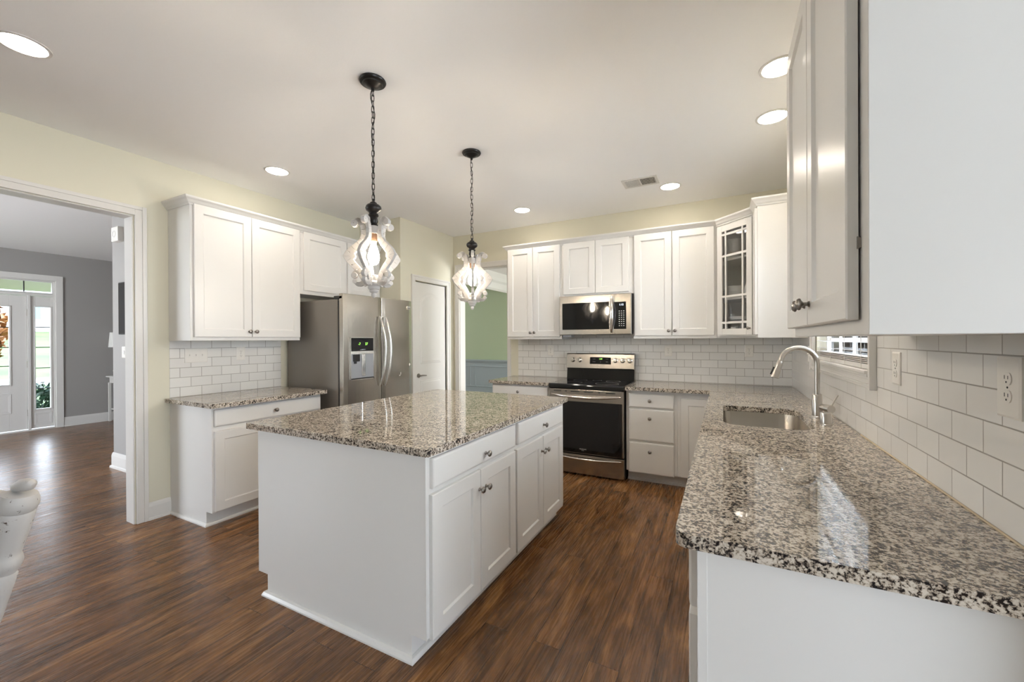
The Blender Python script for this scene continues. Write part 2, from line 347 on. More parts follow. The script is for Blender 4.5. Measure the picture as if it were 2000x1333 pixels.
# pantry door
t = MB(); t.box(PX, PX + .016, 3.70, 3.763, 0, 2.13); t.box(PX, PX + .016, 4.382, 4.447, 0, 2.13); t.box(PX, PX + .016, 3.763, 4.382, 2.068, 2.13)
t.box(PX, PX + .022, 3.699, 3.72, 0, 2.11); t.box(PX, PX + .022, 4.427, 4.448, 0, 2.11); t.box(PX, PX + .022, 3.699, 4.448, 2.11, 2.131)
t.box(PX - .1, PX, 3.760, 3.7665, 0, 2.065); t.box(PX - .1, PX, 4.379, 4.386, 0, 2.065)
struct('trim_3', t, trimw, .002)
pd = thing('door_1', None, None, (PX - .012, 3.772, .01), PI / 2); pd['kind'] = 'structure'
Wd, Hd = .601, 2.045
d = MB().rings(0, Wd, 0, Hd, [(0, .035), (0, .002), (.002, 0)])
leaf = d.build('door_panel', trimw, pd)
# raised arched panels
def arch_panel(x0, x1, z0, z1, rise, y0):
    m_ = MB(); n = 14
    def outline(i):
        top = [(x1 - i - (x1 - x0 - 2 * i) * k / n, z1 - i - rise + (rise) * math.sin(PI * k / n) ** .8 if rise else z1 - i) for k in range(n + 1)]
        return [(x0 + i, z0 + i), (x1 - i, z0 + i)] + top
    prev = None; vs = []; fs = []
    for (i, y) in [(0, y0), (.006, y0 - .004), (.018, y0 - .004), (.03, y0 - .0075), ]:
        vs += [(p[0], y, p[1]) for p in outline(i)]
    L = len(outline(0))
    for k in range(3):
        for j in range(L): fs.append((k * L + j, k * L + (j + 1) % L, (k + 1) * L + (j + 1) % L, (k + 1) * L + j))
    fs.append(tuple(range(3 * L, 4 * L))); return m_.add(vs, fs)
arch_panel(.10, .50, 1.06, 1.93, .10, -.0005).build('raised_panel', trimw, pd)
arch_panel(.10, .50, .20, .86, 0, -.0005).build('raised_panel', trimw, pd)
hk = MB().lathe([(0, 0), (.026, 0), (.026, .008), (.012, .012), (.010, .035), (0, .036)], 20, rotM('X', PI / 2, (.065, 0, .92)))
hk.tube([(.065, -.03, .92), (.10, -.036, .922), (.15, -.036, .918), (.175, -.034, .916)], [.009, .008, .007, .006], 10)
tag(hk.build('door_handle', pewter, pd, smooth=True), 'dark bronze lever handle')
for zh in (.30, 1.095, 1.84): MB().box(Wd + .001, Wd + .012, -.006, .002, zh - .045, zh + .045).build('hinge', nickel, pd)

# baseboards
BP = [(0, 0), (.026, 0), (.024, .016), (.014, .02), (.014, .10), (.010, .118), (.004, .13), (0, .13)]
tag(MB().sweep([(XL, 1.473), (XL, 1.618)], BP, 1).build('baseboard_left', trimw), kind='structure')
tag(MB().sweep([(-4.012, 1.42), (-4.012, 1.94)], BP, -1).build('baseboard_foyer_side', trimw), kind='structure')
tag(MB().sweep([(-4.0, 1.94), (-5.86, 1.94), (-5.86, 2.06)], [(a * 1.1, b * 1.25) for a, b in BP], -1).build('baseboard_foyer', trimw), kind='structure')
tag(MB().sweep([(XF, 2.51), (XF, 5.2)], [(a, b * 1.15) for a, b in BP], 1).build('baseboard_foyer_front', trimw), kind='structure')
tag(MB().sweep([(PX, 3.53), (PX, 3.70)], BP, 1).build('baseboard_pantry', trimw), kind='structure')
# dining wainscot
t = boxes((-6.5, 1.2, DW - .02, DW + .12, 0, .90), (-6.5, 1.2, DW - .05, DW, .865, .90), (-6.5, 1.2, DW - .032, DW, .835, .866), (-6.5, 1.2, DW - .03, DW, .735, .755), (-6.5, 1.2, DW - .03, DW, .27, .29), (-6.5, 1.2, DW - .035, DW, 0, .13))
for k in range(7): t.box(-6.2 + k * 1.05, -6.18 + k * 1.05, DW - .03, DW, .27, .755); t.box(-5.3 + k * 1.05, -5.28 + k * 1.05, DW - .03, DW, .27, .755)
struct('trim_4', t, bluew, .003)
struct('trim_5', MB().sweep([(-4.3, 4.70), (-4.3, DW)], [(0, 2.40), (.02, 2.40), (.05, 2.44), (.05, 2.56), (.09, 2.60), (.11, 2.66), (.16, 2.75), (0, 2.75)], 1), trimw)

# ------------------------------------------------------------------ cabinets
def knob(parent, x, z, y=-.0, r=.0155, M=None):
    k = MB().lathe([(0, 0), (.0085, 0), (.0085, .003), (.0055, .006), (.0055, .014), (.009, .018), (r, .022), (r + .0005, .026), (r - .003, .031), (.006, .0335), (0, .034)], 20, rotM('X', PI / 2, (0, 0, 0)))
    return k.build('knob', M or pewter, parent, smooth=True, loc=(x, y, z))
T = .02
def shaker(parent, x0, x1, z0, z1, kx=None, kz=None, name='door', M=white, s=.062, y=0):
    d = MB().rings(0, x1 - x0, 0, z1 - z0, [(0, 0), (0, -T + .003), (.003, -T), (s, -T), (s + .007, -T + .009), ])
    o = d.build(name, M, parent, loc=(x0, y, z0))
    if kx is not None: knob(o, kx - x0, kz - z0, -T)
    return o
def slab(parent, x0, x1, z0, z1, kx=None, kz=None, name='drawer', M=white, y=0):
    d = MB().rings(0, x1 - x0, 0, z1 - z0, [(0, 0), (0, -T + .006), (.003, -T + .002), (.010, -T)])
    o = d.build(name, M, parent, loc=(x0, y, z0))
    if kx is not None: knob(o, kx - x0, kz - z0, -T)
    return o
TK, TKH = .078, .108
def base_body(parent, W, D, H=.876, both=False):
    pts = [(TK, 0), (D - (TK if both else 0), 0)] + ([(D - TK, TKH), (D, TKH)] if both else []) + [(D, H), (0, H), (0, TKH), (TK, TKH)]
    return MB().prism(pts, 0, W, 'x').build('body', white, parent, bevel=.0012, segs=1)
def base_cab(name, label, loc, rz, W, D=.605, group=None):
    t = thing(name, label, 'cabinet', loc, rz, group); base_body(t, W, D); return t
def wall_cab(name, label, loc, rz, W, Ht, D=.322, group=None):
    t = thing(name, label, 'cabinet', loc, rz, group); MB().box(0, W, 0, D, 0, Ht).build('body', white, t, bevel=.0012, segs=1); return t
R90 = PI / 2
ZU, ZT = 1.360, 2.40
# --- left wall
cL = base_cab('base_cabinet', 'white base cabinet with one long drawer over doors, left of the fridge', (-3.278, 1.6175, 0), R90, .895, .598)
slab(cL, .013, .885, .735, .857, .46, .794)
shaker(cL, .013, .445, .118, .70); shaker(cL, .452, .885, .118, .70)
for q in (0,): MB().sweep([(0 - .0, .598), (0, TK), (.895, TK)], [(0, 0), (.013, 0), (.013, .010), (.006, .022), (0, .022)], 1).build('shoe_moulding', white, cL)
cLu = wall_cab('wall_cabinet', 'tall white double-door wall cabinet over the left backsplash', (-3.553, 1.614, ZU), R90, .893, ZT - ZU)
shaker(cLu, .020, .442, .028, 1.035, .418, .075); shaker(cLu, .446, .886, .028, 1.035, .47, .075)
cLf = wall_cab('wall_cabinet', 'short white double-door cabinet above the refrigerator', (-3.553, 2.508, 1.80), R90, 1.015, ZT - 1.80)
shaker(cLf, .035, .517, .035, .595); shaker(cLf, .545, .99, .035, .595)
CP = [(0, 2.385), (.008, 2.385), (.012, 2.395), (.020, 2.402), (.030, 2.418), (.040, 2.428), (.043, 2.434), (.043, 2.444), (0, 2.444)]
def crown(name, path, side, label): return tag(MB().sweep(path, CP, side).build(name, white), label, 'moulding')
crown('crown_moulding', [(XL, 1.614), (-3.553, 1.614), (-3.553, 3.523)], 1, 'white crown moulding along the cabinets over the fridge and left counter')
# --- back wall
cB = base_cab('base_cabinet', 'white base cabinet with single drawer between the dining doorway and stove', (-2.30, 3.965, 0), 0, .698, .575)
slab(cB, .012, .675, .737, .857, .335, .795); shaker(cB, .012, .34, .118, .70, .31, .64); shaker(cB, .345, .675, .118, .70, .375, .64)
cD = base_cab('base_cabinet', 'white base cabinet with three stacked drawers right of the stove', (-.826, 3.965, 0), 0, .455, .575)
slab(cD, .026, .427, .715, .842, .22, .782); slab(cD, .027, .427, .405, .697, .22, .617); slab(cD, .028, .427, .098, .385, .22, .309)
cC = base_cab('base_cabinet', 'white single-door base cabinet in the corner under the granite', (-.370, 3.965, 0), 0, .288, .575)
shaker(cC, .028, .284, .110, .822)
for c_, w_ in ((cD, .455), (cC, .288)): MB().box(0, w_, TK - .012, TK, 0, .02).build('shoe_moulding', white, c_)
YU = 4.219
cb1 = wall_cab('wall_cabinet', 'white double-door wall cabinet left of the microwave', (-2.235, YU, ZU), 0, .668, ZT - ZU)
shaker(cb1, .010, .326, .028, 1.035, .303, .075); shaker(cb1, .330, .648, .028, 1.035, .353, .075)
cb2 = wall_cab('wall_cabinet', 'short white double-door wall cabinet directly above the microwave', (-1.567, YU, 1.817), 0, .763, ZT - 1.817)
shaker(cb2, .027, .375, .022, .575); shaker(cb2, .379, .722, .022, .575)
cb3 = wall_cab('wall_cabinet', 'tall white double-door wall cabinet right of the microwave', (-.804, YU, ZU), 0, .755, ZT - ZU)
shaker(cb3, .012, .363, .028, 1.035, .338, .075); shaker(cb3, .369, .731, .028, 1.035, .395, .075)
# diagonal glass corner cabinet
cg = thing('corner_cabinet', 'white diagonal corner wall cabinet with a glass grid door', 'cabinet', (-.048, YU, ZU), -PI / 4)
inv = Matrix.Rotation(PI / 4, 4, 'Z') @ Matrix.Translation((.048, -YU, 0))
def wl2(x, y): q = inv @ Vector((x, y, 0)); return (q.x, q.y)
AX, AY, BX, BY = -.048, YU, .239, 3.932
pent = [wl2(AX, AY), wl2(AX, YB - .006), wl2(XR - .006, YB - .006), wl2(XR - .006, BY), wl2(BX, BY)]
HC = ZT - ZU
m_ = MB()
m_.prism(pent, 0, .018); m_.prism(pent, HC - .018, HC)
def panel(a, b, th=.015):
    a = Vector(a); b = Vector(b); d = (b - a).normalized(); n_ = Vector((-d.y, d.x)) * th
    m_.prism([a, b, b + n_, a + n_], .018, HC - .018)
for i in range(4): panel(pent[i + 1], pent[i]) if False else panel(pent[i], pent[i + 1], -.015)
m_.build('body', white, cg, recalc=True)
wdg = math.hypot(BX - AX, BY - AY)
m_ = MB(); m_.box(0, .028, 0, .018, 0, HC); m_.box(wdg - .028, wdg, 0, .018, 0, HC); m_.box(.028, wdg - .028, 0, .018, 0, .03); m_.box(.028, wdg - .028, 0, .018, HC - .03, HC)
m_.build('face_frame', white, cg, bevel=.001, segs=1)
inner = [wl2(AX + .02, AY + .03), wl2(AX + .02, YB - .03), wl2(XR - .03, YB - .03), wl2(XR - .03, BY + .02), wl2(BX + .03, BY + .02)]
SH = [.345, .70]
for z_ in SH: MB().prism(inner, z_, z_ + .018).build('shelf', white, cg)
def frame_door(parent, x0, x1, z0, z1, s=.055):
    m_ = MB(); W_ = x1 - x0; H_ = z1 - z0
    m_.box(0, s, -T, 0, 0, H_); m_.box(W_ - s, W_, -T, 0, 0, H_); m_.box(s, W_ - s, -T, 0, 0, s); m_.box(s, W_ - s, -T, 0, H_ - s, H_)
    o = m_.build('door', white, parent, loc=(x0, 0, z0), bevel=.0015, segs=1)
    g = MB(); a = .0095
    for x_ in (s + .040, W_ - s - .040): g.box(x_ - a / 2 - .002, x_ + a / 2 + .002, -T + .001, -.004, s, H_ - s)
    for z_ in (s + .055, .900, .344, .708): g.box(s, W_ - s, -T + .002, -.005, z_ - a, z_ + a)
    g.build('muntins', white, o)
    MB().box(s - .004, W_ - s + .004, -.011, -.008, s - .004, H_ - s + .004).build('glass_pane', glass, o)
    return o
gd = frame_door(cg, .018, wdg - .018, .028, 1.012)
knob(gd, wdg - .036 - .02, .055, -T, .012)
# narrow end cabinet on the right wall
cn = wall_cab('wall_cabinet', 'narrow white wall cabinet between the glass corner cabinet and window', (.239, 3.932, ZU), -R90, .232, ZT - ZU, .32)
shaker(cn, .006, .226, .028, 1.012, s=.05)
crown('crown_moulding', [(-2.235, YB), (-2.235, YU), (AX, AY), (BX, BY), (.239, 3.70), (XR, 3.70)], 1, 'white crown moulding across the back wall and glass corner cabinets')
# near right wall cabinet
cr = wall_cab('wall_cabinet', 'large white wall cabinet nearest the viewer, upper right', (.239, 1.846, ZU), -R90, .872, ZT - ZU, .323)
shaker(cr, -.006 + .006, .408, .030, .985 + .05, s=.062)
o_ = shaker(cr, .414, .826, .030, .985 + .05, s=.062)
for c_ in list(cr.children):
    if c_.name.startswith('door'): c_.location.y = -.004
for kx_, par in ((.372, 0), (.446, 1)):
    knob(cr, kx_, .09, -T - .004, .0165)
crown('crown_moulding', [(XR, 1.846), (.239, 1.846), (.239, .974), (XR, .974)], -1, 'white crown moulding on top of the nearest upper right cabinet')
for zz_ in (.18, .86):
    h_ = MB(); h_.box(.8255, .8285, -.0055, 0, zz_ - .010, zz_ + .010); h_.tube([(.827, -.005, zz_ - .012), (.827, -.005, zz_ + .012)], .002, 8); h_.build('hinge', pewter, cr)
# right run base cabinets (front faces look towards -X)
def rbase(y1, w, label, spec):
    c_ = base_cab('base_cabinet', label, (-.055, y1, 0), -R90, w, .611)
    spec(c_, w); return c_
def sp1(c_, w): slab(c_, .012, w - .018, .722, .858, w / 2, .80); shaker(c_, .012, w - .018, .118, .703)
def sp2(c_, w): slab(c_, .012, w - .012, .735, .858); shaker(c_, .012, w / 2 - .002, .118, .703, w / 2 - .03, .64); shaker(c_, w / 2 + .002, w - .012, .118, .703, w / 2 + .03, .64)
rbase(1.50, .467, 'white base cabinet at the near end of the right counter', sp1)
rbase(2.10, .60, 'second white base cabinet from the near end of the right counter', sp2)
rbase(3.25, .86, 'white sink base cabinet under the steel sink', sp2) if False else rbase(3.965, .50, 'white base cabinet on the right run next to the inner corner', sp2)
# sink base built as an open box so that the basin hangs inside it
cs = thing('base_cabinet', 'white sink base cabinet below the steel basin', 'cabinet', (-.055, 3.46, 0), -R90)
m_ = MB(); Ws = 1.355
m_.box(0, .018, TK, .611, 0, .876); m_.box(Ws - .018, Ws, TK, .611, 0, .876); m_.box(0, Ws, .593, .611, 0, .876); m_.box(0, Ws, 0, .593, TKH, TKH + .018); m_.box(0, Ws, TK, TK + .015, 0, TKH); m_.box(0, Ws, 0, .018, TKH, .876)
m_.build('body', white, cs); slab(cs, .012, Ws - .012, .735, .858)
shaker(cs, .012, .673, .118, .703, .64, .64); shaker(cs, .679, Ws - .012, .118, .703, .71, .64)

# --- island
isl = thing('kitchen_island', 'white kitchen island with panelled doors in the middle of the room', 'island', (-1.094, 1.331, 0), R90)
IW, ID = 1.625, 1.148
base_body(isl, IW, ID, .876, True)
MB().box(-.0015, .006, -.001, .0, TKH, .876).build('corner_strip', white, isl)
slab(isl, .026, .785, .732, .860, .447, .780); slab(isl, .825, 1.568, .732, .860, 1.20, .783)
shaker(isl, .020, .398, .103, .708, .393, .615, s=.068).children[0].location.x = .378 - .012
for (a, b, kk) in ((.402, .785, .448), (.805, 1.192, 1.165), (1.197, 1.568, 1.232)): shaker(isl, a, b, .103, .708, kk - .0, .613, s=.068)
MB().sweep([(IW, TK), (0, TK), (0, ID - TK), (IW, ID - TK)], [(0, 0), (.022, 0), (.021, .008), (.014, .02), (.004, .024), (0, .024)], -1).build('shoe_moulding', white, isl, bevel=.001)
# --- side panel of the near right base run (slightly proud strip at its front)
MB().box(.467, .4695, 0, .020, TKH, .876).build('corner_strip', white, [o for o in COL.objects if o.get('label', '').startswith('white base cabinet at the near end')][0])

# ------------------------------------------------------------------ granite
def rounded(pts, rad, n=6):
    out = []; L = len(pts)
    for i, p in enumerate(pts):
        r = rad[i] if isinstance(rad, (list, tuple)) else rad
        if r <= 0: out.append(p); continue
        p = Vector(p); a = (Vector(pts[i - 1]) - p).normalized(); b = (Vector(pts[(i + 1) % L]) - p).normalized()
        ang = a.angle(b); t_ = r / math.tan(ang / 2); c = p + (a + b).normalized() * (r / math.sin(ang / 2)); s0 = p + a * t_; s1 = p + b * t_
        v0 = s0 - c; v1 = s1 - c; th = math.atan2(v0.x * v1.y - v0.y * v1.x, v0.dot(v1))
        for k in range(n + 1):
            q = th * k / n; out.append((c.x + v0.x * math.cos(q) - v0.y * math.sin(q), c.y + v0.x * math.sin(q) + v0.y * math.cos(q)))
    return [tuple(q) for q in out]
def top_slab(name, label, outer, hole=None, z0=.876, z1=.908, cat='countertop'):
    bm = bmesh.new(); loops = [outer] + ([hole] if hole else []); es = []
    for lp in loops:
        vs = [bm.verts.new((x, y, z1)) for x, y in lp]; es += [bm.edges.new((vs[i], vs[(i + 1) % len(vs)])) for i in range(len(vs))]
    r = bmesh.ops.triangle_fill(bm, use_beauty=True, edges=es); fs = [f for f in bm.faces]
    bmesh.ops.recalc_face_normals(bm, faces=fs)
    if fs[0].normal.z < 0: bmesh.ops.reverse_faces(bm, faces=fs)
    ex = bmesh.ops.extrude_face_region(bm, geom=fs); 
    for v in [g for g in ex['geom'] if isinstance(g, bmesh.types.BMVert)]: v.co.z = z0
    bmesh.ops.recalc_face_normals(bm, faces=bm.faces)
    me = bpy.data.meshes.new(name); bm.to_mesh(me); bm.free(); me.materials.append(gran)
    o = bpy.data.objects.new(name, me); COL.objects.link(o)
    b = o.modifiers.new('bevel', 'BEVEL'); b.width = .006; b.segments = 3; b.limit_method = 'ANGLE'; b.angle_limit = math.radians(60)
    return tag(o, label, cat)
top_slab('countertop', 'speckled granite top on the kitchen island', rounded([(-2.325, 1.312), (-1.066, 1.312), (-1.066, 2.995), (-2.325, 2.995)], .012))
top_slab('countertop', 'speckled granite counter left of the refrigerator', rounded([(XL + .004, 1.585), (-3.200, 1.585), (-3.200, 2.528), (XL + .004, 2.528)], [0, .035, .01, 0]))
top_slab('countertop', 'small speckled granite counter between dining doorway and stove', rounded([(-2.325, 3.915), (-1.604, 3.915), (-1.604, YB - .004), (-2.325, YB - .004)], [.012, 0, 0, .012]))
SX0, SX1, SY0, SY1 = -.002, .405, 2.40, 3.085
hole = rounded([(SX0, SY0), (SX1, SY0), (SX1, SY1), (SX0, SY1)], [.09, .11, .10, .05], 8)
top_slab('countertop', 'long L-shaped speckled granite counter around the sink, on the right', rounded([(-.102, 1.007), (XR, 1.007), (XR, YB - .004), (-.822, YB - .004), (-.822, 3.895), (-.102, 3.895)], [.03, 0, 0, 0, .006, .006]), hole)
# sink basin
m_ = MB(); nH = len(hole)
def off(k, z): 
    cx_, cy_ = (SX0 + SX1) / 2, (SY0 + SY1) / 2
    return [(cx_ + (x - cx_) * k, cy_ + (y - cy_) * k, z) for x, y in hole]
lv = [off(1.07, .8755), off(1.025, .8755), off(1.02, .87), off(.985, .70), off(.93, .675), off(.05, .668)]
vs = [p for l in lv for p in l]; fs = []
for i in range(len(lv) - 1):
    for k in range(nH): fs.append((i * nH + k, i * nH + (k + 1) % nH, (i + 1) * nH + (k + 1) % nH, (i + 1) * nH + k))
fs.append(tuple(range((len(lv) - 1) * nH, len(lv) * nH)))
m_.add(vs, fs)
snk = thing('sink', 'stainless steel undermount sink basin in the right counter', 'sink', ((SX0 + SX1) / 2, (SY0 + SY1) / 2, .668))
sb = m_.build('basin', steel, snk, smooth=True); sb.location = -Vector(snk.location); s_ = sb.modifiers.new('thick', 'SOLIDIFY'); s_.thickness = .0015; s_.offset = 1
MB().lathe([(.045, .001), (.045, .004), (.03, .004), (.025, .001), (0, .001)], 24).build('drain', chrome, snk, smooth=True)

# backsplashes
def bs(name, label, mb, M): return tag(mb.build(name, M), label, 'tile')
bs('tile_backsplash', 'white subway tile backsplash on the left wall beside the fridge', boxes((XL, XL + .004, 1.618, 2.529, .9085, ZU)), tilemat('subway_tile_left', 'Y', 1.686 + .0767, .909, .0777))
bs('tile_backsplash', 'white subway tile backsplash on the back wall behind the stove', boxes((-2.262, -.8, YB - .004, YB, .9085, 1.40), (-.8, XR, YB - .004, YB, .9085, ZU)), tilemat('subway_tile_back', 'X', -.432, .9125, .0765))
bs('tile_backsplash', 'white subway tile backsplash on the right wall under the window', boxes((XR, RW, .935, 2.185, .9085, 1.372), (XR, RW, 2.185, 3.50, .9085, 1.137), (XR, RW, 3.50, YB, .9085, ZU + .012)), tilemat('subway_tile_right', 'Y', 1.796, .911, .0805, .1540))
tag(MB().tube([(XR - .002, 1.0, .910), (XR - .002, 2.4, .910)], .0028, 8).build('caulk_line', caulk), 'yellowed caulk line where the right counter meets the tile', 'caulk')

# ------------------------------------------------------------------ sink window
wd_ = thing('window_1', None, None, (XR, 2.83, 1.137), -R90); wd_['kind'] = 'structure'
def LW(y): return 2.83 - y   # world Y -> local x
m_ = MB(); zb, zt = 0, 1.03
xa, xb = LW(3.50), LW(2.185)
m_.box(xa, xb, -.014, 0, 0, .05); m_.box(xa, xb, -.02, 0, .012, .022); m_.box(xa, xb, -.018, 0, .04, .052)
m_.box(xa, xa + .055, -.0185, .0, .052, zt); m_.box(xb - .05, xb, -.0185, 0, .052, zt); m_.box(xa + .055, xb - .05, -.018, 0, zt - .065, zt)
m_.box(xb - .012, xb + .001, -.026, 0, -.001, zt + .001); m_.box(xa - .001, xa + .012, -.026, 0, -.001, zt + .001)
m_.build('window_casing', trimw, wd_, bevel=.002)
m_ = MB(); m_.box(xa + .05, xb - .05, -.03, .10, .063, .078); m_.box(xa + .05, xb - .05, -.022, 0, .05, .064)
m_.build('window_stool', trimw, wd_, bevel=.003)
m_ = MB(); fa, fb, f0, f1 = LW(3.42), LW(2.235), .078, .96
m_.box(fa, fb, .055, .09, f0, f0 + .05); m_.box(fa, fa + .03, .055, .09, f0 + .05, f1); m_.box(fb - .03, fb, .055, .09, f0 + .05, f1); m_.box(fa + .03, fb - .03, .055, .09, f1 - .05, f1); m_.box(fa + .03, fb - .03, .06, .088, .50, .54)
for k in (1, 2, 3): xx = fa + (fb - fa) * k / 4; m_.box(xx - .009, xx + .009, .066, .08, f0 + .05, f1 - .05)
for zz_ in (.21, .34, .67, .80): m_.box(fa + .03, fb - .03, .067, .079, zz_ - .009, zz_ + .009)
m_.build('window_frame', trimw, wd_)
MB().box(fa + .03, fb - .03, .0725, .0735, f0 + .05, f1 - .045).build('glass_pane', glass, wd_)
bl = thing('window_blind', 'white slatted blind lowered in the window over the sink', 'blind', (XR + .022, 2.83, 1.217), -R90)
m_ = MB(); ba, bb = fa + .012, fb - .012
for k in range(18):
    z_ = .075 + k * .044
    m_.box(ba, bb, -.024, .024, -.0012, .0012, Matrix.Translation((0, 0, z_)) @ Matrix.Rotation(-.12, 4, 'X'))
m_.build('slats', slatm, bl)
m_ = MB(); m_.box(ba, bb, -.026, .026, .0, .022); m_.box(ba, bb, -.026, .026, .026, .030); m_.box(ba, bb, -.026, .026, .034, .038); m_.box(ba, bb, -.026, .026, .042, .046); m_.box(ba, bb, -.026, .026, .050, .054)
m_.build('bottom_rail', trimw, bl, bevel=.001, segs=1)
MB().box(ba, bb, -.035, .03, .84, .88).build('head_rail', trimw, bl)
m_ = MB()
for q in (.12, .37, .63, .88):
    xx = ba + (bb - ba) * q
    m_.box(xx - .004, xx + .004, -.0275, -.0265, .0, .86); m_.box(xx - .004, xx + .004, .0265, .0275, .0, .86)
m_.build('ladder_cords', trimw, bl)
# neighbour house outside the sink window
nh = thing('neighbour_house', 'pale neighbouring house seen through the blind over the sink', 'house', (7.5, 4.5, -.3))
MB().box(0, 4, -5, 6, 0, 3.6).build('wall', siding, nh)
blue = mat('reflecting_window_panes', (.10, .26, .33), .2)
for k in range(4):
    y_ = -4.2 + k * 2.1
    f_ = MB(); f_.box(-.06, 0, y_, y_ + 1.2, .9, 2.6); f_.build('window', trimw, nh)
    g_2 = MB()
    for a in range(3):
        for b in range(4): g_2.box(-.07, -.055, y_ + .08 + a * .36, y_ + .38 + a * .36, 1.0 + b * .39, 1.32 + b * .39)
    g_2.build('panes', blue, nh)

# ------------------------------------------------------------------ faucet and friends
fx, fy, fz = .468, 2.83, .908
fa_ = thing('kitchen_faucet', 'tall brushed nickel pull-down faucet arching over the sink', 'faucet', (fx, fy, fz), .12)
MB().lathe([(0, 0), (.028, 0), (.028, .006), (.0245, .010), (.0245, .128), (.0225, .131), (.0145, .131)], 28).build('base', nickel, fa_, smooth=True)
pts = [(0, 0, .12), (0, 0, .20), (0, 0, .305)]; R_ = .088
for k in range(1, 17):
    a = PI * .93 * k / 16; pts.append((-R_ + R_ * math.cos(a), 0, .305 + R_ * math.sin(a)))
e_ = Vector(pts[-1]); dr = (e_ - Vector(pts[-2])).normalized(); pts.append(tuple(e_ + dr * .01))
MB().tube(pts, .0135, 18).build('spout', nickel, fa_, smooth=True)
dn = Vector((-.30, 0, -.954)); q0 = Vector(pts[-1])
MB().tube([q0, q0 + dn * .006, q0 + dn * .03, q0 + dn * .075, q0 + dn * .098, q0 + dn * .100], [.0145, .0165, .017, .021, .0235, .020], 20).build('spray_head', nickel, fa_, smooth=True)
m_ = MB(); qb = q0 + dn * .04 + Vector((-.018, 0, .004)); m_.tube([qb, qb + dn * .045 - Vector((.004, 0, 0))], .0055, 8); m_.build('spray_button', blackp, fa_, smooth=True)
m_ = MB(); m_.tube([(.015, -.01, .062), (.030, -.045, .061)], .0185, 18); m_.tube([(.030, -.046, .061), (.040, -.082, .060)], .0215, 20)
m_.build('valve_housing', nickel, fa_, smooth=True)
MB().tube([(.042, -.070, .072), (.072, -.074, .138)], [.0045, .004], 10).build('lever', nickel, fa_, smooth=True)
sdp = tag(MB().lathe([(0, 0), (.0275, 0), (.0275, .005), (.0245, .008), (.0245, .062), (.023, .064), (0, .064)], 28).build('air_gap_cap', nickel, smooth=True, loc=(.466, 2.60, .908)), 'short brushed nickel cylinder cap beside the faucet base', 'cap')

# ------------------------------------------------------------------ outlets
def plate_prof(m, w, h):  # plate facing local -y
    m.rings(-w / 2, w / 2, -h / 2, h / 2, [(0, 0), (0, -.004), (.005, -.0065)])
def outlet(label, loc, rz, w=.073, h=.118, group=None):
    t = thing('wall_outlet', label, 'outlet', loc, rz, group)
    m = MB(); plate_prof(m, w, h); m.build('cover_plate', plast, t)
    m = MB()
    for s_ in (-1, 1):
        pts = []
        for k in range(24):
            a = 2 * PI * k / 24; x = .0168 * math.cos(a); z = .0168 * math.sin(a); z = max(-.0135, min(.0135, z)); pts.append((x, s_ * .0195 + z))
        m.prism(pts, -.0085, -.005, 'y')
    m.build('socket', plast, t)
    m = MB()
    for s_ in (-1, 1):
        z = s_ * .0195
        m.box(-.0068, -.0052, -.0089, -.0083, z - .001, z + .0075); m.box(.0052, .0068, -.0089, -.0083, z - .001, z + .0065); m.box(-.002, .002, -.0089, -.0083, z - .0095, z - .0055)
    m.lathe([(0, 0), (.0025, 0), (.0022, .0008), (0, .001)], 10, rotM('X', PI / 2, (0, -.0065, 0)))
    m.build('slots', rubber, t); return t
def switch(label, loc, rz, n=1, w=.073, h=.118):
    t = thing('light_switch', label, 'switch', loc, rz); m = MB(); plate_prof(m, w, h); m.build('cover_plate', plast, t)
    for k in range(n):
        x = (k - (n - 1) / 2) * .046; q = MB(); q.box(x - .005, x + .005, -.016, -.006, -.002, .008); q.box(x - .006, x + .006, -.0075, -.006, -.013, .013); q.build('toggle', plast, t, bevel=.001, segs=1)
    return t
switch('white triple toggle switch on the left tile backsplash', (XL + .004, 1.80, 1.239), R90, 3, .165, .118)
outlet('white outlet on the left backsplash right of the triple switch', (XL + .004, 2.15, 1.243), R90)
outlet('white outlet on the back wall tile left of the stove', (-1.828, YB - .004, 1.225), 0)
outlet('white outlet on the back wall tile just right of the stove', (-.511, YB - .004, 1.235), 0)
outlet('white outlet on the back wall tile near the corner, behind the faucet', (.22, YB - .004, 1.235), 0)
outlet('white outlet on the right wall tile between window and large upper cabinet', (XR, 1.96, 1.243), -R90)
outlet('large white outlet on the right wall tile at the right edge of the picture', (XR, 1.300, 1.243), -R90, .086, .135)
switch('white switch on the right wall tile between the corner and the window', (XR, 3.66, 1.238), -R90)

# ------------------------------------------------------------------ refrigerator
fr = thing('refrigerator', 'stainless side-by-side refrigerator with ice and water dispenser', 'refrigerator', (-3.04, 2.575, 0), R90)
FW = .912
MB().box(.004, FW - .004, .085, .80, .03, 1.735).build('body', fridgeside, fr, bevel=.006)
MB().box(.01, FW - .01, .06, .086, .02, 1.72).build('gasket', blackp, fr)
def fdoor(x0, x1, name):
    n = 10; pts = [(x0, .06)]; c = (x0 + x1) / 2; w = x1 - x0
    pts += [(x0 + w * k / n, .010 - .010 * (1 - ((k / n) * 2 - 1) ** 2) ** .5) for k in range(n + 1)] + [(x1, .06)]
    return MB().prism([(a, b) for a, b in pts], .075, 1.785, 'z').build(name, steel, fr, bevel=.004, segs=2, ang=50)
MB().box(.455, .477, .020, .07, .08, 1.78).build('door_gap_shade', blackp, fr)  # black strip stands in for the shade in the gap between the doors
dl = fdoor(0, .463, 'door'); d2 = fdoor(.469, FW, 'door')
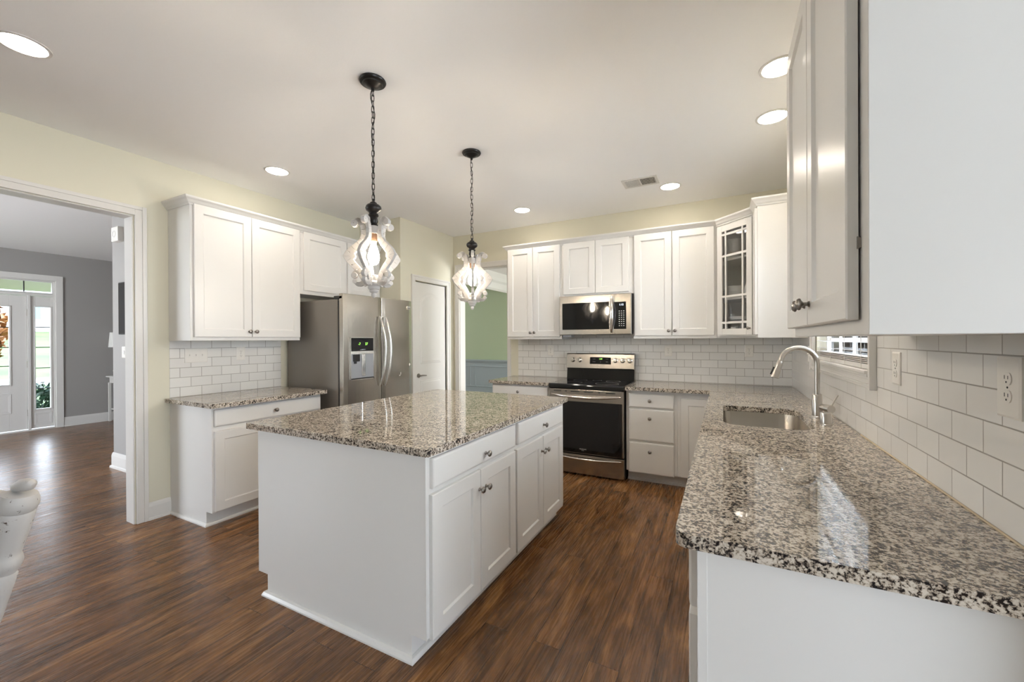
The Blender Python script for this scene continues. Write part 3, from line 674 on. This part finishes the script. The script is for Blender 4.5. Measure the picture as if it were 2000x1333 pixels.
def fhandle(x, side, par):
    pts = []
    for k in range(21):
        a = k / 20; z = .905 + .69 * a; b = math.sin(PI * a); pts.append((x + side * .030 * b, -.012 - .050 * b ** .7, z))
    rs = [.004 + .011 * math.sin(PI * min(max(k / 20, .04), .96)) ** .45 for k in range(21)]
    MB().tube(pts, rs, 12, up=(1, 0, 0), flat=1.15).build('handle', steelh, par, smooth=True)
fhandle(.433, -1, dl) if False else fhandle(.425, 1, dl); fhandle(.497, 1, d2)
m_ = MB(); x0, x1 = .078, .345
m_.box(x0 - .008, x1 + .008, -.006, .0, .985, .995); m_.box(x0 - .008, x0, -.006, .0, .985, 1.385); m_.box(x1, x1 + .008, -.006, 0, .985, 1.385); m_.box(x0 - .008, x1 + .008, -.006, 0, 1.379, 1.387); m_.box(x0, x1, -.007, 0, 1.228, 1.256)
m_.build('dispenser_frame', steelh, dl, bevel=.001, segs=1)
MB().box(x0, x1, -.0045, .0, 1.256, 1.379).build('dispenser_display', blackg, dl)
alcove = mat('grey_dispenser_alcove', (.38, .40, .43), .3, .3)
m_ = MB(); m_.box(x0, x1, -.0035, .0, .995, 1.228)
m_.build('dispenser_alcove', alcove, dl)
m_ = MB(); m_.box(x0 + .02, x0 + .09, -.02, -.003, 1.16, 1.226); m_.box(x0 + .03, x0 + .055, -.018, -.003, 1.14, 1.16); m_.build('dispenser_spout', blackp, dl, bevel=.004)
m_ = MB(); m_.box(x0 + .12, x0 + .165, -.012, -.003, 1.02, 1.225); m_.build('dispenser_paddle', steelh, dl, bevel=.004)
MB().box(x0, x1, -.012, -.003, .995, 1.004).build('drip_tray', blackp, dl)
text_mesh('display_digits', '-7', .034, greenE, dl, (x0 + .095, -.0055, 1.322), (PI / 2, 0, 0)); text_mesh('display_digits', '37', .034, greenE, dl, (x0 + .18, -.0055, 1.322), (PI / 2, 0, 0))
text_mesh('display_icons', '. . -.- - -', .02, whiteE, dl, (x0 + .135, -.0055, 1.272), (PI / 2, 0, 0))
bd = MB().box(.83 - .0, .882, -.006, .004, 1.69, 1.725).build('badge', steelh, d2, bevel=.001, segs=1)
text_mesh('badge_text', 'FRIGIDAIRE', .0075, blackp, d2, (.856, -.0065, 1.702), (PI / 2, 0, 0))
wm = mat('white_residue', (.75, .72, .66), .6)
m_ = MB()
for (sx0_, sz0_, w_, h_) in ((.868, 1.09, .024, .034), (.73, 1.005, .008, .035), (.715, .985, .014, .012)):
    m_.lathe([(0, 0), (1, 0), (.9, .0012), (0, .0012)], 12, Matrix.Translation((sx0_, .0008, sz0_)) @ Matrix.Rotation(PI / 2, 4, 'X') @ Matrix.Diagonal((w_ / 2, h_ / 2, 1, 1)))
tag(m_.build('glue_residue', wm, d2), 'white glue residue spots')
MB().box(.0, .07, .02, .13, 1.735, 1.765).build('hinge_cover', blackp, fr, bevel=.004); MB().box(FW - .07, FW, .02, .13, 1.735, 1.765).build('hinge_cover', blackp, fr, bevel=.004)
MB().box(.02, FW - .02, .09, .12, .0, .06).build('kick_grille', blackp, fr)

# ------------------------------------------------------------------ range
rg = thing('electric_range', 'stainless freestanding electric range with black glass top and knobs on its back', 'stove', (-1.597, 3.925, 0))
RWd = .762
MB().box(.004, RWd - .004, .025, .60, .02, .87).build('body', blackp, rg)
m_ = MB(); m_.box(.03, .06, .06, .09, 0, .02); m_.box(RWd - .06, RWd - .03, .06, .09, 0, .02); m_.box(.03, .06, .5, .53, 0, .02); m_.box(RWd - .06, RWd - .03, .5, .53, 0, .02); m_.build('feet', blackp, rg)
MB().prism([(-.018, .858), (-.022, .872), (-.018, .898), (-.006, .908), (.56, .908), (.56, .858)], 0, RWd, 'x').build('cooktop', blackg, rg, bevel=.002)
bn = mat('burner_ring_print', (.10, .10, .10), .3)
for (bx, by, br_) in ((.20, .15, .10), (.56, .15, .115), (.20, .41, .075), (.56, .41, .075), (.38, .44, .05)):
    MB().lathe([(br_, 0), (br_, .0004), (br_ - .004, .0004), (br_ - .004, 0)], 40, Matrix.Translation((bx, by, .908)), cap=False).build('burner_ring', bn, rg)
# oven door
od = MB().box(.004, RWd - .004, -.018, .024, .222, .855).build('oven_door', steel, rg, bevel=.003)
MB().box(.010, RWd - .018, -.022, -.0175, .228, .737).build('oven_window', blackg, od, bevel=.001, segs=1)
m_ = MB()
for (a, b) in ((.055, .135), (.175, .195), (.235, .325), (.375, .465), (.515, .535), (.59, .68)): m_.box(a, b, -.0195, -.017, .832, .839)
m_.build('vent_slots', blackp, od)
def bowed(x0, x1, y, z, sag, out, r, par, name='handle'):
    pts = []
    for k in range(25):
        a = k / 24; b = math.sin(PI * a); pts.append((x0 + (x1 - x0) * a, y - out * b ** .6, z - sag * b))
    rs = [r * (.35 + .65 * math.sin(PI * min(max(k / 24, .02), .98)) ** .5) for k in range(25)]
    return MB().tube(pts, rs, 12, up=(0, 0, 1)).build(name, steelh, par, smooth=True)
bowed(.03, RWd - .03, -.016, .800, .018, .045, .014, od)
rd = MB().box(.008, RWd - .004, -.012, .024, .018, .208).build('warming_drawer', steel, rg, bevel=.004)
bowed(.03, RWd - .03, -.010, .185, .012, .035, .012, rd)
text_mesh('logo_text', 'FRIGIDAIRE', .014, whiteE if False else trimw, od, (.36, -.0223, .268), (PI / 2, 0, 0)); text_mesh('logo_text', 'GALLERY', .007, trimw, od, (.36, -.0223, .255), (PI / 2, 0, 0))
# backguard
bgm = MB().prism([(.535, 1.04), (.515, 1.03), (.500, 1.035), (.520, 1.19), (.535, 1.200), (.598, 1.200), (.598, .9), (.535, .9)], .004, RWd - .004, 'x').build('backguard', steel, rg, bevel=.002)
MB().prism([(.515, .909), (.53, 1.029), (.536, 1.029), (.536, .909)], .006, RWd - .006, 'x').build('backguard_riser', blackg, rg)
tilt = math.atan2(.020, .155)
def ongd(x, z): return (x, .500 + (z - 1.035) * .020 / .155, z)
MB().box(-.117, .117, -.0015, .0005, -.038, .038).build('control_display', blackg, bgm, loc=ongd(.395, 1.120), rot=(-tilt, 0, 0))
text_mesh('clock_digits', '1:09', .021, greenE, bgm, tuple(Vector(ongd(.398, 1.138)) + Vector((0, -.002, 0))), (PI / 2 - tilt, 0, 0))
for (xx, zz_, s_) in ((.325, 1.136, '- = ='), (.47, 1.136, '- ^ ='), (.325, 1.106, '^ = ='), (.40, 1.106, '/ .'), (.47, 1.106, '= ^ .')):
    text_mesh('control_marks', s_, .013, trimw, bgm, tuple(Vector(ongd(xx, zz_)) + Vector((0, -.002, 0))), (PI / 2 - tilt, 0, 0))
for x_ in (.080, .160, .560, .638, .712):
    k_ = MB().lathe([(0, 0), (.027, 0), (.026, .004), (.0225, .006), (.0205, .022), (.018, .026), (0, .027)], 24, Matrix.Rotation(PI / 2, 4, 'X')); k_.box(-.004, .004, -.032, -.02, -.019, .019)
    k_.build('control_knob', steelh, bgm, smooth=True, loc=ongd(x_, 1.125), rot=(-tilt, .25, 0))
# ------------------------------------------------------------------ microwave
mw = thing('microwave', 'stainless over-the-range microwave with black glass door', 'microwave', (-1.564, 4.14, 1.403))
MWW = .757
MB().box(.002, MWW - .002, .02, .40, .012, .412).build('body', blackp, mw)
mf = MB().rings(0, MWW, .0, .412, [(0, .02), (0, -.002), (.006, -.008)]).build('front_panel', steel, mw)
MB().box(.036, .536, -.0115, -.0075, .055, .335).build('door_window', blackg, mf, bevel=.001, segs=1)
MB().box(.583, .706, -.0115, -.0075, .055, .328).build('control_panel', blackg, mf, bevel=.001, segs=1)
MB().box(.594, .596, -.009, -.0078, .0, .41).build('door_gap', blackp, mf)
pts = [(.562 + .010 * math.sin(PI * k / 16), -.010 - .045 * math.sin(PI * k / 16) ** .6, .025 + .365 * k / 16) for k in range(17)]
MB().tube(pts, [.012 + .008 * math.sin(PI * k / 16) for k in range(17)], 12, up=(1, 0, 0)).build('handle', steelh, mf, smooth=True)
text_mesh('clock_digits', '1:12', .026, whiteE, mf, (.660, -.012, .298), (PI / 2, 0, 0))
m_ = MB()
for a in range(3):
    for b in range(8): m_.box(.635 + a * .022, .645 + a * .022, -.0122, -.0113, .085 + b * .021, .091 + b * .021)
m_.build('keypad', plast, mf)
m_ = MB(); m_.box(.03, .12, .03, .12, -.02, .012); m_.build('filter_bracket', alcove, mw)
m_ = MB(); m_.box(.13, MWW - .03, .04, .36, -.002, .012); m_.build('grease_filter', nickel, mw)

# ------------------------------------------------------------------ pendants
def arm_shapes():
    # (r, z) with z measured up from the finial tip; half widths
    c = [(.066, .402, .012), (.056, .388, .014), (.050, .365, .015), (.048, .338, .0155), (.054, .312, .0165), (.074, .286, .018), (.100, .262, .020), (.122, .240, .022), (.135, .222, .0225), (.124, .203, .018), (.102, .178, .0165), (.080, .154, .016), (.064, .132, .017), (.052, .108, .016), (.044, .085, .014), (.036, .066, .012)]
    m = MB(); L = []; Rr = []
    for i, (r, z, w) in enumerate(c):
        a = Vector(c[max(i - 1, 0)][:2]); b = Vector(c[min(i + 1, len(c) - 1)][:2]); d = (b - a).normalized(); n = Vector((d.y, -d.x))
        L.append((r + n.x * w, z + n.y * w)); Rr.append((r - n.x * w, z - n.y * w))
    th = .0085
    for i in range(len(c) - 1):
        m.prism([L[i], L[i + 1], Rr[i + 1], Rr[i]], -th, th, 'y')
    def disc(r, z, rad, t=th): m.prism([(r + rad * math.cos(2 * PI * k / 20), z + rad * math.sin(2 * PI * k / 20)) for k in range(20)], -t, t, 'y')
    def ribbon(pts_, ws):
        for i in range(len(pts_) - 1):
            a = Vector(pts_[i]); b = Vector(pts_[i + 1]); d = (b - a).normalized(); n = Vector((d.y, -d.x))
            m.prism([a + n * ws[i], b + n * ws[i + 1], b - n * ws[i + 1], a - n * ws[i]], -th, th, 'y')
            disc(b.x, b.y, ws[i + 1])
    ribbon([(.058, .398), (.066, .412), (.080, .416), (.092, .408)], [.013, .012, .012, .013]); disc(.097, .397, .019, th * 1.25)
    disc(.108, .222, .017)                       # inner cusp of the elbow
    ribbon([(.082, .146), (.094, .132), (.100, .122)], [.014, .014, .014]); disc(.099, .120, .0165, th * 1.2)
    ribbon([(.050, .085), (.066, .074), (.082, .074), (.094, .084)], [.013, .012, .011, .010]); disc(.096, .089, .0125, th * 1.15)
    return m
ARM = arm_shapes()
def pendant(x, y, ztip, rot0, label):
    t = thing('pendant_light', label, 'pendant light', (x, y, ztip), rot0, 'distressed wooden pendants over the island')
    hz = ZC - ztip
    MB().lathe([(0, hz), (.068, hz), (.070, hz - .006), (.066, hz - .013), (.052, hz - .016), (.050, hz - .022), (.036, hz - .026), (.028, hz - .034), (.010, hz - .040), (.008, hz - .055), (0, hz - .056)], 32).build('canopy', blackm, t, smooth=True)
    # chain
    z1 = hz - .050; z0 = .525; n = 20; step = (z1 - z0) / n; m_ = MB()
    for k in range(n):
        zc = z0 + (k + .5) * step; hl = step * .62; rr = .0075; ax = k % 2; pts = []
        for j in range(12):
            a = 2 * PI * j / 12; u = rr * math.cos(a); w = (hl - rr) * (1 if math.sin(a) > 0 else -1) * (abs(math.sin(a)) > .01) + rr * math.sin(a)
            pts.append((u, 0, zc + w) if ax else (0, u, zc + w))
        m_.tube(pts, .0019, 6, closed=True)
    m_.build('chain', blackm, t, smooth=True)
    MB().tube([(.010 * math.sin(a * .9) , .008 * math.cos(a * .7), z0 + (z1 - z0) * a / 24) for a in range(25)], .0022, 6).build('cord', blackm, t, smooth=True)
    MB().lathe([(0, .535), (.005, .534), (.006, .522), (.012, .516), (.018, .512), (.020, .505), (.030, .502), (.040, .492), (.042, .482), (.038, .470), (.026, .462), (.022, .455), (.027, .448), (.027, .442), (.020, .434), (.023, .425), (.024, .412), (.018, .400), (.026, .393), (.026, .386), (0, .386)], 28).build('turned_cap', blackm, t, smooth=True)
    MB().lathe([(0, .386), (.024, .386), (.024, .346), (0, .346)], 24).build('collar', dist, t, smooth=True)
    MB().lathe([(0, .347), (.019, .347), (.019, .305), (.015, .300), (0, .300)], 20).build('socket', brownw, t, smooth=True)
    MB().lathe([(0, .302), (.012, .300), (.014, .285), (.022, .262), (.029, .232), (.030, .215), (.026, .196), (.015, .182), (0, .177)], 24).build('bulb', bulbE, t, smooth=True)
    MB().lathe([(0, .125), (.020, .124), (.024, .118), (.024, .095), (.030, .088), (.034, .080), (.034, .070), (.029, .064), (.032, .058), (.029, .048), (.022, .044), (.024, .038), (.019, .030), (.010, .027), (.013, .020), (.013, .014), (.008, .005), (0, 0)], 24).build('finial', dist, t, smooth=True)
    a0 = ARM.build('scroll_arm', dist, t, bevel=.0015, segs=1)
    for k in range(1, 5):
        c = a0.copy(); COL.objects.link(c); c.parent = t; c.rotation_euler = (0, 0, k * 2 * PI / 5)
    return t
# angle of the arm nearest the camera
def toward(x, y): return math.atan2(-y, -x)
pendant(-1.668, 1.611, 1.582, toward(-1.668, 1.611) - math.radians(28), 'nearer distressed white pendant lamp, lit, over the island')
pendant(-1.658, 2.565, 1.578, toward(-1.658, 2.565) + math.radians(2), 'farther distressed white pendant lamp, lit, in front of the dining doorway')

# ------------------------------------------------------------------ recessed lamps and vent
def spot(x, y, label, power=13):
    t = thing('ceiling_light', label, 'ceiling light', (x, y, ZC), 0, 'recessed ceiling lights')
    MB().lathe([(.078, 0), (.094, 0), (.093, -.004), (.080, -.006), (.078, -.003)], 36, cap=False).build('trim_ring', trimw, t, smooth=True)
    MB().lathe([(0, -.012), (.03, -.0115), (.055, -.009), (.072, -.005), (.079, -.001), (0, -.0005)], 36).build('lens', lampE, t)
for a in [(-2.908, .653, 'recessed ceiling light at the upper left edge of the picture'), (-3.244, 2.095, 'recessed ceiling light above the tall left wall cabinet'), (-1.914, 3.954, 'recessed ceiling light near the dining doorway'), (-.426, 3.98, 'recessed ceiling light beside the ceiling vent'), (.28, 3.04, 'recessed ceiling light above the sink window, farther of the two at right'), (.262, 2.50, 'recessed ceiling light partly hidden by the near right wall cabinet')]: spot(*a)
vt = thing('ceiling_vent', 'white slotted air vent in the ceiling toward the back wall', 'vent', (-.648, 3.745, ZC), .0)
m_ = MB(); m_.box(-.15, .15, -.10, -.075, -.006, 0); m_.box(-.15, .15, .075, .10, -.006, 0); m_.box(-.15, -.125, -.075, .075, -.006, 0); m_.box(.125, .15, -.075, .075, -.006, 0); m_.box(-.004, .004, -.075, .075, -.006, 0)
m_.build('frame', trimw, vt, bevel=.001, segs=1); MB().box(-.125, .125, -.075, .075, -.0015, -.0005).build('duct_opening', rubber, vt)
m_ = MB()
for k in range(22):
    x_ = -.119 + k * .0113; sgn = -1 if x_ < 0 else 1
    m_.box(-.0045, .0045, -.074, .074, -.0006, .0006, Matrix.Translation((x_, 0, -.005)) @ Matrix.Rotation(sgn * .75, 4, 'Y'))
m_.build('slats', trimw, vt)

# ------------------------------------------------------------------ dishes in the glass cabinet
def gpos(x, y): q = Matrix.Rotation(-PI / 4, 4, 'Z') @ Vector((x, y, 0)); return (AX + q.x, AY + q.y)
def dish_at(name, label, cat, prof, x, y, z, M=dish, n=32, sm=True, wave=0):
    mb = MB().lathe(prof, n)
    if wave: mb.v = [(vx * (1 + wave * (k % 2)), vy * (1 + wave * (k % 2)), vz) for k, (vx, vy, vz) in enumerate(mb.v)]
    gx, gy = gpos(x, y); return tag(mb.build(name, M, smooth=sm, loc=(gx, gy, ZU + z)), label, cat)
s0, s1, s2 = .0185, SH[0] + .0185, SH[1] + .0185
dish_at('ceramic_pot', 'large white ceramic pot on the top shelf of the glass cabinet', 'pot', [(0, 0), (.062, 0), (.066, .01), (.066, .17), (.070, .188), (.066, .192), (.062, .18), (.061, .015), (0, .012)], .040, .155, s2)
dish_at('serving_bowl', 'white bowl stack on the middle shelf of the glass cabinet', 'bowl', [(0, 0), (.055, 0), (.068, .02), (.072, .060), (.069, .062), (.073, .068), (.075, .112), (.071, .115), (.064, .07), (0, .064)], .062, .155, s1)
dish_at('cake_stand', 'white ruffled cake stand on the bottom shelf of the glass cabinet', 'cake stand', [(0, 0), (.05, 0), (.045, .012), (.015, .02), (.015, .125), (.03, .142), (.108, .150), (.115, .178), (.109, .178), (.098, .157), (0, .154)], .080, .205, s0, wave=.05)
gx, gy = gpos(.262, .125)
tag(MB().lathe([(0, 0), (.04, .003), (.066, .010), (.068, .014), (.04, .008), (0, .005)], 36).build('dinner_plate', dish, smooth=True, loc=(gx, gy, ZU + s1 + .069), rot=(PI / 2 - .12, 0, -.7)), 'white plate standing on edge on the middle shelf, right of the bowl', 'plate')
gx, gy = gpos(.20, .07)
tag(MB().lathe([(0, 0), (.02, 0), (.008, .01), (.006, .035), (.03, .055), (.032, .09), (.03, .09), (.027, .056), (0, .04)], 20).build('glass_goblet', glass, smooth=True, loc=(gx, gy, ZU + s0)), 'clear goblet on the bottom shelf of the glass cabinet, in front of the cake stand', 'glass')
gx, gy = gpos(.0, .085)
tag(MB().lathe([(0, 0), (.022, 0), (.024, .06), (.022, .062), (.018, .01), (0, .008)], 20).build('glass_tumbler', blackg, smooth=True, loc=(gx, gy, ZU + s1)), 'small dark glass on the middle shelf of the glass cabinet', 'glass')
dish_at('small_cup', 'small white cup on the floor of the glass cabinet, at the front', 'cup', [(0, 0), (.018, 0), (.028, .02), (.030, .08), (.028, .08), (.024, .02), (0, .008)], .135, .06, s0)

# ------------------------------------------------------------------ foyer
fdw = .012
t = MB()  # front door surround: casing + jambs + transom bars
X0 = XF
t.box(X0, X0 + .02, 2.428, 2.508, 0, 2.40); t.box(X0, X0 + .02, .99, 1.07, 0, 2.40); t.box(X0, X0 + .021, .989, 2.509, 2.32, 2.401)
t.box(X0 - .12, X0 + .005, 1.06, 2.44, 2.07, 2.10); t.box(X0 - .12, X0 + .005, 2.135, 2.165, 0, 2.07); t.box(X0 - .12, X0, 2.41, 2.44, 0, 2.33); t.box(X0 - .12, X0, 1.06, 1.09, 0, 2.33); t.box(X0 - .12, X0, 1.06, 2.44, 2.31, 2.33)
t.box(X0 - .12, X0 + .004, 1.20, 1.225, 0, 2.07); t.box(X0 - .12, X0 + .01, 1.06, 2.44, 0, .02)
struct('trim_6', t, trimw, .002)
def lite(name, y0, y1, z0, z1, gy0, gy1, gz0, gz1, bars, panel=None, hinge=None):
    o = thing(name, None, None, (X0 - .02, y0, z0), R90); o['kind'] = 'structure'
    w, h = y1 - y0, z1 - z0; a0, a1, b0, b1 = gy0 - y0, gy1 - y0, gz0 - z0, gz1 - z0
    m_ = MB(); m_.box(0, a0, 0, .04, 0, h); m_.box(a1, w, 0, .04, 0, h); m_.box(a0, a1, 0, .04, 0, b0); m_.box(a0, a1, 0, .04, b1, h)
    s = .018; m_.box(a0 - s, a1 + s, -.010, 0, b0 - s, b0); m_.box(a0 - s, a1 + s, -.010, 0, b1, b1 + s); m_.box(a0 - s, a0, -.010, 0, b0, b1); m_.box(a1, a1 + s, -.010, 0, b0, b1)
    m_.build('door_frame', trimw, o, bevel=.002, segs=1)
    MB().box(a0, a1, .018, .022, b0, b1).build('glass_pane', glass, o)
    m_ = MB()
    for z_ in bars: m_.box(a0, a1, .012, .026, z_ - z0 - .006, z_ - z0 + .006)
    if bars: m_.build('grille_bars', blackm, o)
    if panel:
        p0, p1, p2, p3 = panel; MB().rings(p0 - y0, p1 - y0, p2 - z0, p3 - z0, [(0, 0), (.004, -.006), (.02, -.006), (.035, -.003)]).build('raised_panel', trimw, o)
    for zh in (hinge or []): MB().box(w - .004, w + .008, -.01, .0, zh - .05, zh + .05).build('hinge', nickel, o)
    return o
lite('door_2', 1.228, 2.132, .03, 2.065, 1.40, 1.956, .725, 1.89, [1.0, 1.28, 1.58], (1.38, 1.975, .29, .585), [.25, .99, 1.78])
lite('window_2', 2.165, 2.41, .03, 2.065, 2.218, 2.375, .325, 1.90, [.635, .955, 1.275, 1.59], (2.20, 2.39, .08, .27))
lite('window_4', 1.09, 1.20, .03, 2.065, 1.115, 1.175, .325, 1.90, [.635, .955, 1.275, 1.59])
lite('window_3', 1.09, 2.41, 2.10, 2.31, 1.11, 2.395, 2.125, 2.29, [])
struct('trim_7', boxes((X0 - .04, X0 - .025, 2.10, 2.112, 2.125, 2.29), (X0 - .04, X0 - .025, 1.45, 1.462, 2.125, 2.29)), blackm)
# console table + lamp
ct = thing('console_table', 'slim white console table against the grey foyer wall', 'table', (-9.21, 3.40, 0), R90)
MB().box(-.40, .40, -.15, .15, .755, .775).build('table_top', trimw, ct, bevel=.003)
MB().box(-.36, .36, -.12, .12, .655, .755).build('apron', trimw, ct, bevel=.002)
dwr = MB().box(-.33, -.02, -.128, -.12, .67, .745).build('drawer', trimw, ct, bevel=.002); knob(dwr, -.175, .708, -.128, .01, trimw)
MB().box(-.35, .35, -.11, .11, .20, .218).build('shelf', trimw, ct)
for a in (-1, 1):
    for b in (-1, 1): MB().prism([(a * .36 - .016, b * .115 - .016), (a * .36 + .016, b * .115 - .016), (a * .36 + .016, b * .115 + .016), (a * .36 - .016, b * .115 + .016)], 0, .66).build('leg', trimw, ct, bevel=.002)
tl = thing('table_lamp', 'table lamp with a white cone shade on the foyer console', 'lamp', (-9.21, 3.17, .775))
MB().lathe([(0, 0), (.06, 0), (.06, .012), (.015, .025), (.012, .08), (.035, .14), (.045, .20), (.03, .27), (.012, .31), (.008, .50), (0, .50)], 24).build('lamp_base', dish, tl, smooth=True)
MB().lathe([(.175, .49), (.155, .74), (.152, .74), (.172, .49)], 32, cap=False).build('lamp_shade', fabric, tl, smooth=True)
og = thing('white_ornament', 'little white ornament on the foyer console beside the lamp', 'ornament', (-9.14, 3.07, .775))
MB().lathe([(0, 0), (.02, 0), (.012, .02), (.006, .08), (0, .08)], 14).build('stem', dish, og, smooth=True); MB().tube([(0, -.05, .09), (0, -.02, .10), (0, .02, .11), (0, .05, .105)], [.004, .016, .018, .006], 10).build('figure', dish, og, smooth=True)
# on the grey side wall
ch = thing('door_chime', 'white square chime box high on the grey foyer wall', 'chime', (-5.665, 1.94, 2.485))
MB().rings(-.075, .075, -.075, .075, [(0, 0), (0, -.045), (.008, -.05)]).build('cover', plast, ch); MB().lathe([(.035, 0), (.035, .003), (.03, .003), (.03, 0)], 24, rotM('X', PI / 2, (0, -.05, 0)), cap=False).build('grille_ring', trimw, ch)
tv = thing('wall_television', 'flat black television on the grey foyer wall, seen edge-on', 'television', (-5.08, 1.94, 1.70))
MB().box(-.50, .50, -.05, 0, -.27, .27).build('housing', blackp, tv, bevel=.004); MB().box(-.49, .49, -.052, -.0495, -.26, .26).build('screen', blackg, tv)
th = thing('thermostat', 'small white thermostat on the grey foyer wall below the television', 'thermostat', (-5.53, 1.94, 1.245))
MB().rings(-.055, .055, -.06, .06, [(0, 0), (0, -.02), (.008, -.025)]).build('cover', plast, th); MB().lathe([(.02, 0), (.02, .004), (0, .004)], 20, rotM('X', PI / 2, (0, -.025, 0))).build('dial', trimw, th)

# ------------------------------------------------------------------ chair at the left edge
cpos = rt * -1.85 + fw * 1.3
chx = thing('dining_chair', 'chippy white painted wooden chair, cut off by the left edge of the picture', 'chair', (cpos.x, cpos.y, 0), YAW)
def cbox(name, *b): return MB().box(*b).build(name, dist, chx, bevel=.006)
for sg in (1, -1):
    pp = []; rr = []
    for z_, r_ in [(.875, .030), (.872, .040), (.855, .047), (.84, .049), (.825, .045), (.818, .041), (.810, .0445), (.77, .042), (.70, .034), (.680, .032), (.672, .036), (.655, .040), (.640, .038), (.628, .033), (.620, .030), (.612, .034), (.56, .029), (.50, .023), (.46, .020)]:
        pp.append((sg * (.276 - (.86 - z_) * .22), .0, z_)); rr.append(r_)
    MB().tube(pp, rr, 20, up=(0, 1, 0)).build('back_post', dist, chx, smooth=True)
    MB().tube([(sg * .262, 0, .882), (sg * .270, 0, .892), (sg * .285, 0, .898), (sg * .302, 0, .900), (sg * .316, 0, .899), (sg * .324, 0, .896)], [.008, .016, .019, .020, .017, .008], 14, up=(0, 1, 0)).build('scroll_end', dist, chx, smooth=True)
pts = [(-.262, .80)] + [(.262, .80)] + [(.262 - .524 * k / 12, .868 + .035 * math.sin(PI * k / 12)) for k in range(13)]
MB().prism(pts, -.016, .016, 'y').build('crest_rail', dist, chx, bevel=.005)
for x_ in (-.14, -.07, 0, .07, .14):
    MB().tube([(x_ * 1.1, 0, .80), (x_, 0, .66), (x_ * .9, .0, .46)], [.010, .014, .010], 12, up=(0, 1, 0)).build('spindle', dist, chx, smooth=True)
MB().prism(rounded([(-.21, -.42), (.21, -.42), (.20, .03), (-.20, .03)], .04), .43, .465).build('seat', dist, chx, bevel=.008)
for a in (-1, 1):
    for b in (-.37, -.02): MB().tube([(a * .17, b, .435), (a * .19, b * 1.02, .25), (a * .205, b * 1.05, 0)], [.018, .024, .014], 14, up=(0, 1, 0)).build('leg', dist, chx, smooth=True)
MB().tube([(-.19, -.38, .2), (.19, -.38, .2)], .011, 10).build('stretcher', dist, chx, smooth=True)

# ------------------------------------------------------------------ outside the front door
struct('ground_outside', boxes((-28, XF - 1.8, -14, 26, -.32, -.25)), grassm)
tag([o for o in COL.objects if o.name == 'ground_outside'][0], 'green front lawn beyond the front door', 'lawn')
del_ = COL.objects['ground_outside']; del del_['kind']; del_.name = 'lawn'
po = tag(boxes((XF - 1.8, XF - .15, -3, 6, -.3, -.02)).build('porch_slab', conc), 'pale concrete front porch', 'porch')
pc = tag(boxes((XF - 2.6, XF - .15, -3, 6, 2.36, 2.45)).build('porch_ceiling', mat('beige_board_ceiling', (.36, .33, .25), .6)), 'beige boarded porch ceiling above the front door', 'ceiling')
tag(boxes((-26.5, -22.5, -14, 26, -.249, -.235)).build('driveway', conc), 'pale concrete drive crossing the lawn', 'driveway')
hill = MB().prism([(-28.01, -.25), (-54, 2.3), (-75, 2.3), (-75, -1), (-28.01, -1)], -25, 45, 'y').build('hillside', grassm); tag(hill, 'grassy slope rising behind the drive', 'hill')
fh = thing('distant_house', 'white sided house at the top of the grassy slope', 'house', (-56, 10, 2.31))
MB().box(-6, 0, -9, 9, 0, 5).build('wall', siding, fh); MB().prism([(-10, 5), (10, 5), (0, 8)], -6.5, .5, 'x').build('roof', roofm, fh)
for y_ in (-6.5, -2.5, 2.2, 6): MB().box(0, .06, y_, y_ + 1.3, 1.2, 3.0).build('window', blue, fh)
def leafy(name, label, cat, loc, n, ext, M, size, trunk=None):
    t = thing(name, label, cat, loc); m = MB(); rnd = random.Random(name)
    for k in range(n):
        a = rnd.random() * 2 * PI; b = math.acos(2 * rnd.random() - 1); r = .55 + .45 * rnd.random()
        p = Vector((math.sin(b) * math.cos(a) * ext[0] * r, math.sin(b) * math.sin(a) * ext[1] * r, math.cos(b) * ext[2] * r + ext[3])); d = Vector((rnd.uniform(-1, 1), rnd.uniform(-1, 1), rnd.uniform(-1, 1))).normalized(); u = d.orthogonal().normalized(); w = d.cross(u); s_ = size * rnd.uniform(.6, 1.3)
        m.add([p - u * s_, p + w * s_ * .5, p + u * s_, p - w * s_ * .5], [(0, 1, 2, 3)])
    m.build('foliage', M, t, recalc=False)
    if trunk: MB().tube([(0, 0, 0), (.05, .05, trunk * .5), (0, 0, trunk)], [.14, .1, .05], 8).build('trunk', barkm, t, smooth=True)
    return t
leafy('porch_shrub', 'dark green shrub outside the narrow side window of the front door', 'shrub', (-11.75, 2.80, -.245), 900, (.42, .40, .40, .44), leafm, .06, .3)
leafy('autumn_tree', 'orange leaved tree on the lawn outside the front door', 'tree', (-16.0, 2.45, -.24), 2600, (.9, .85, 1.05, 1.85), orangem, .13, 2.2)
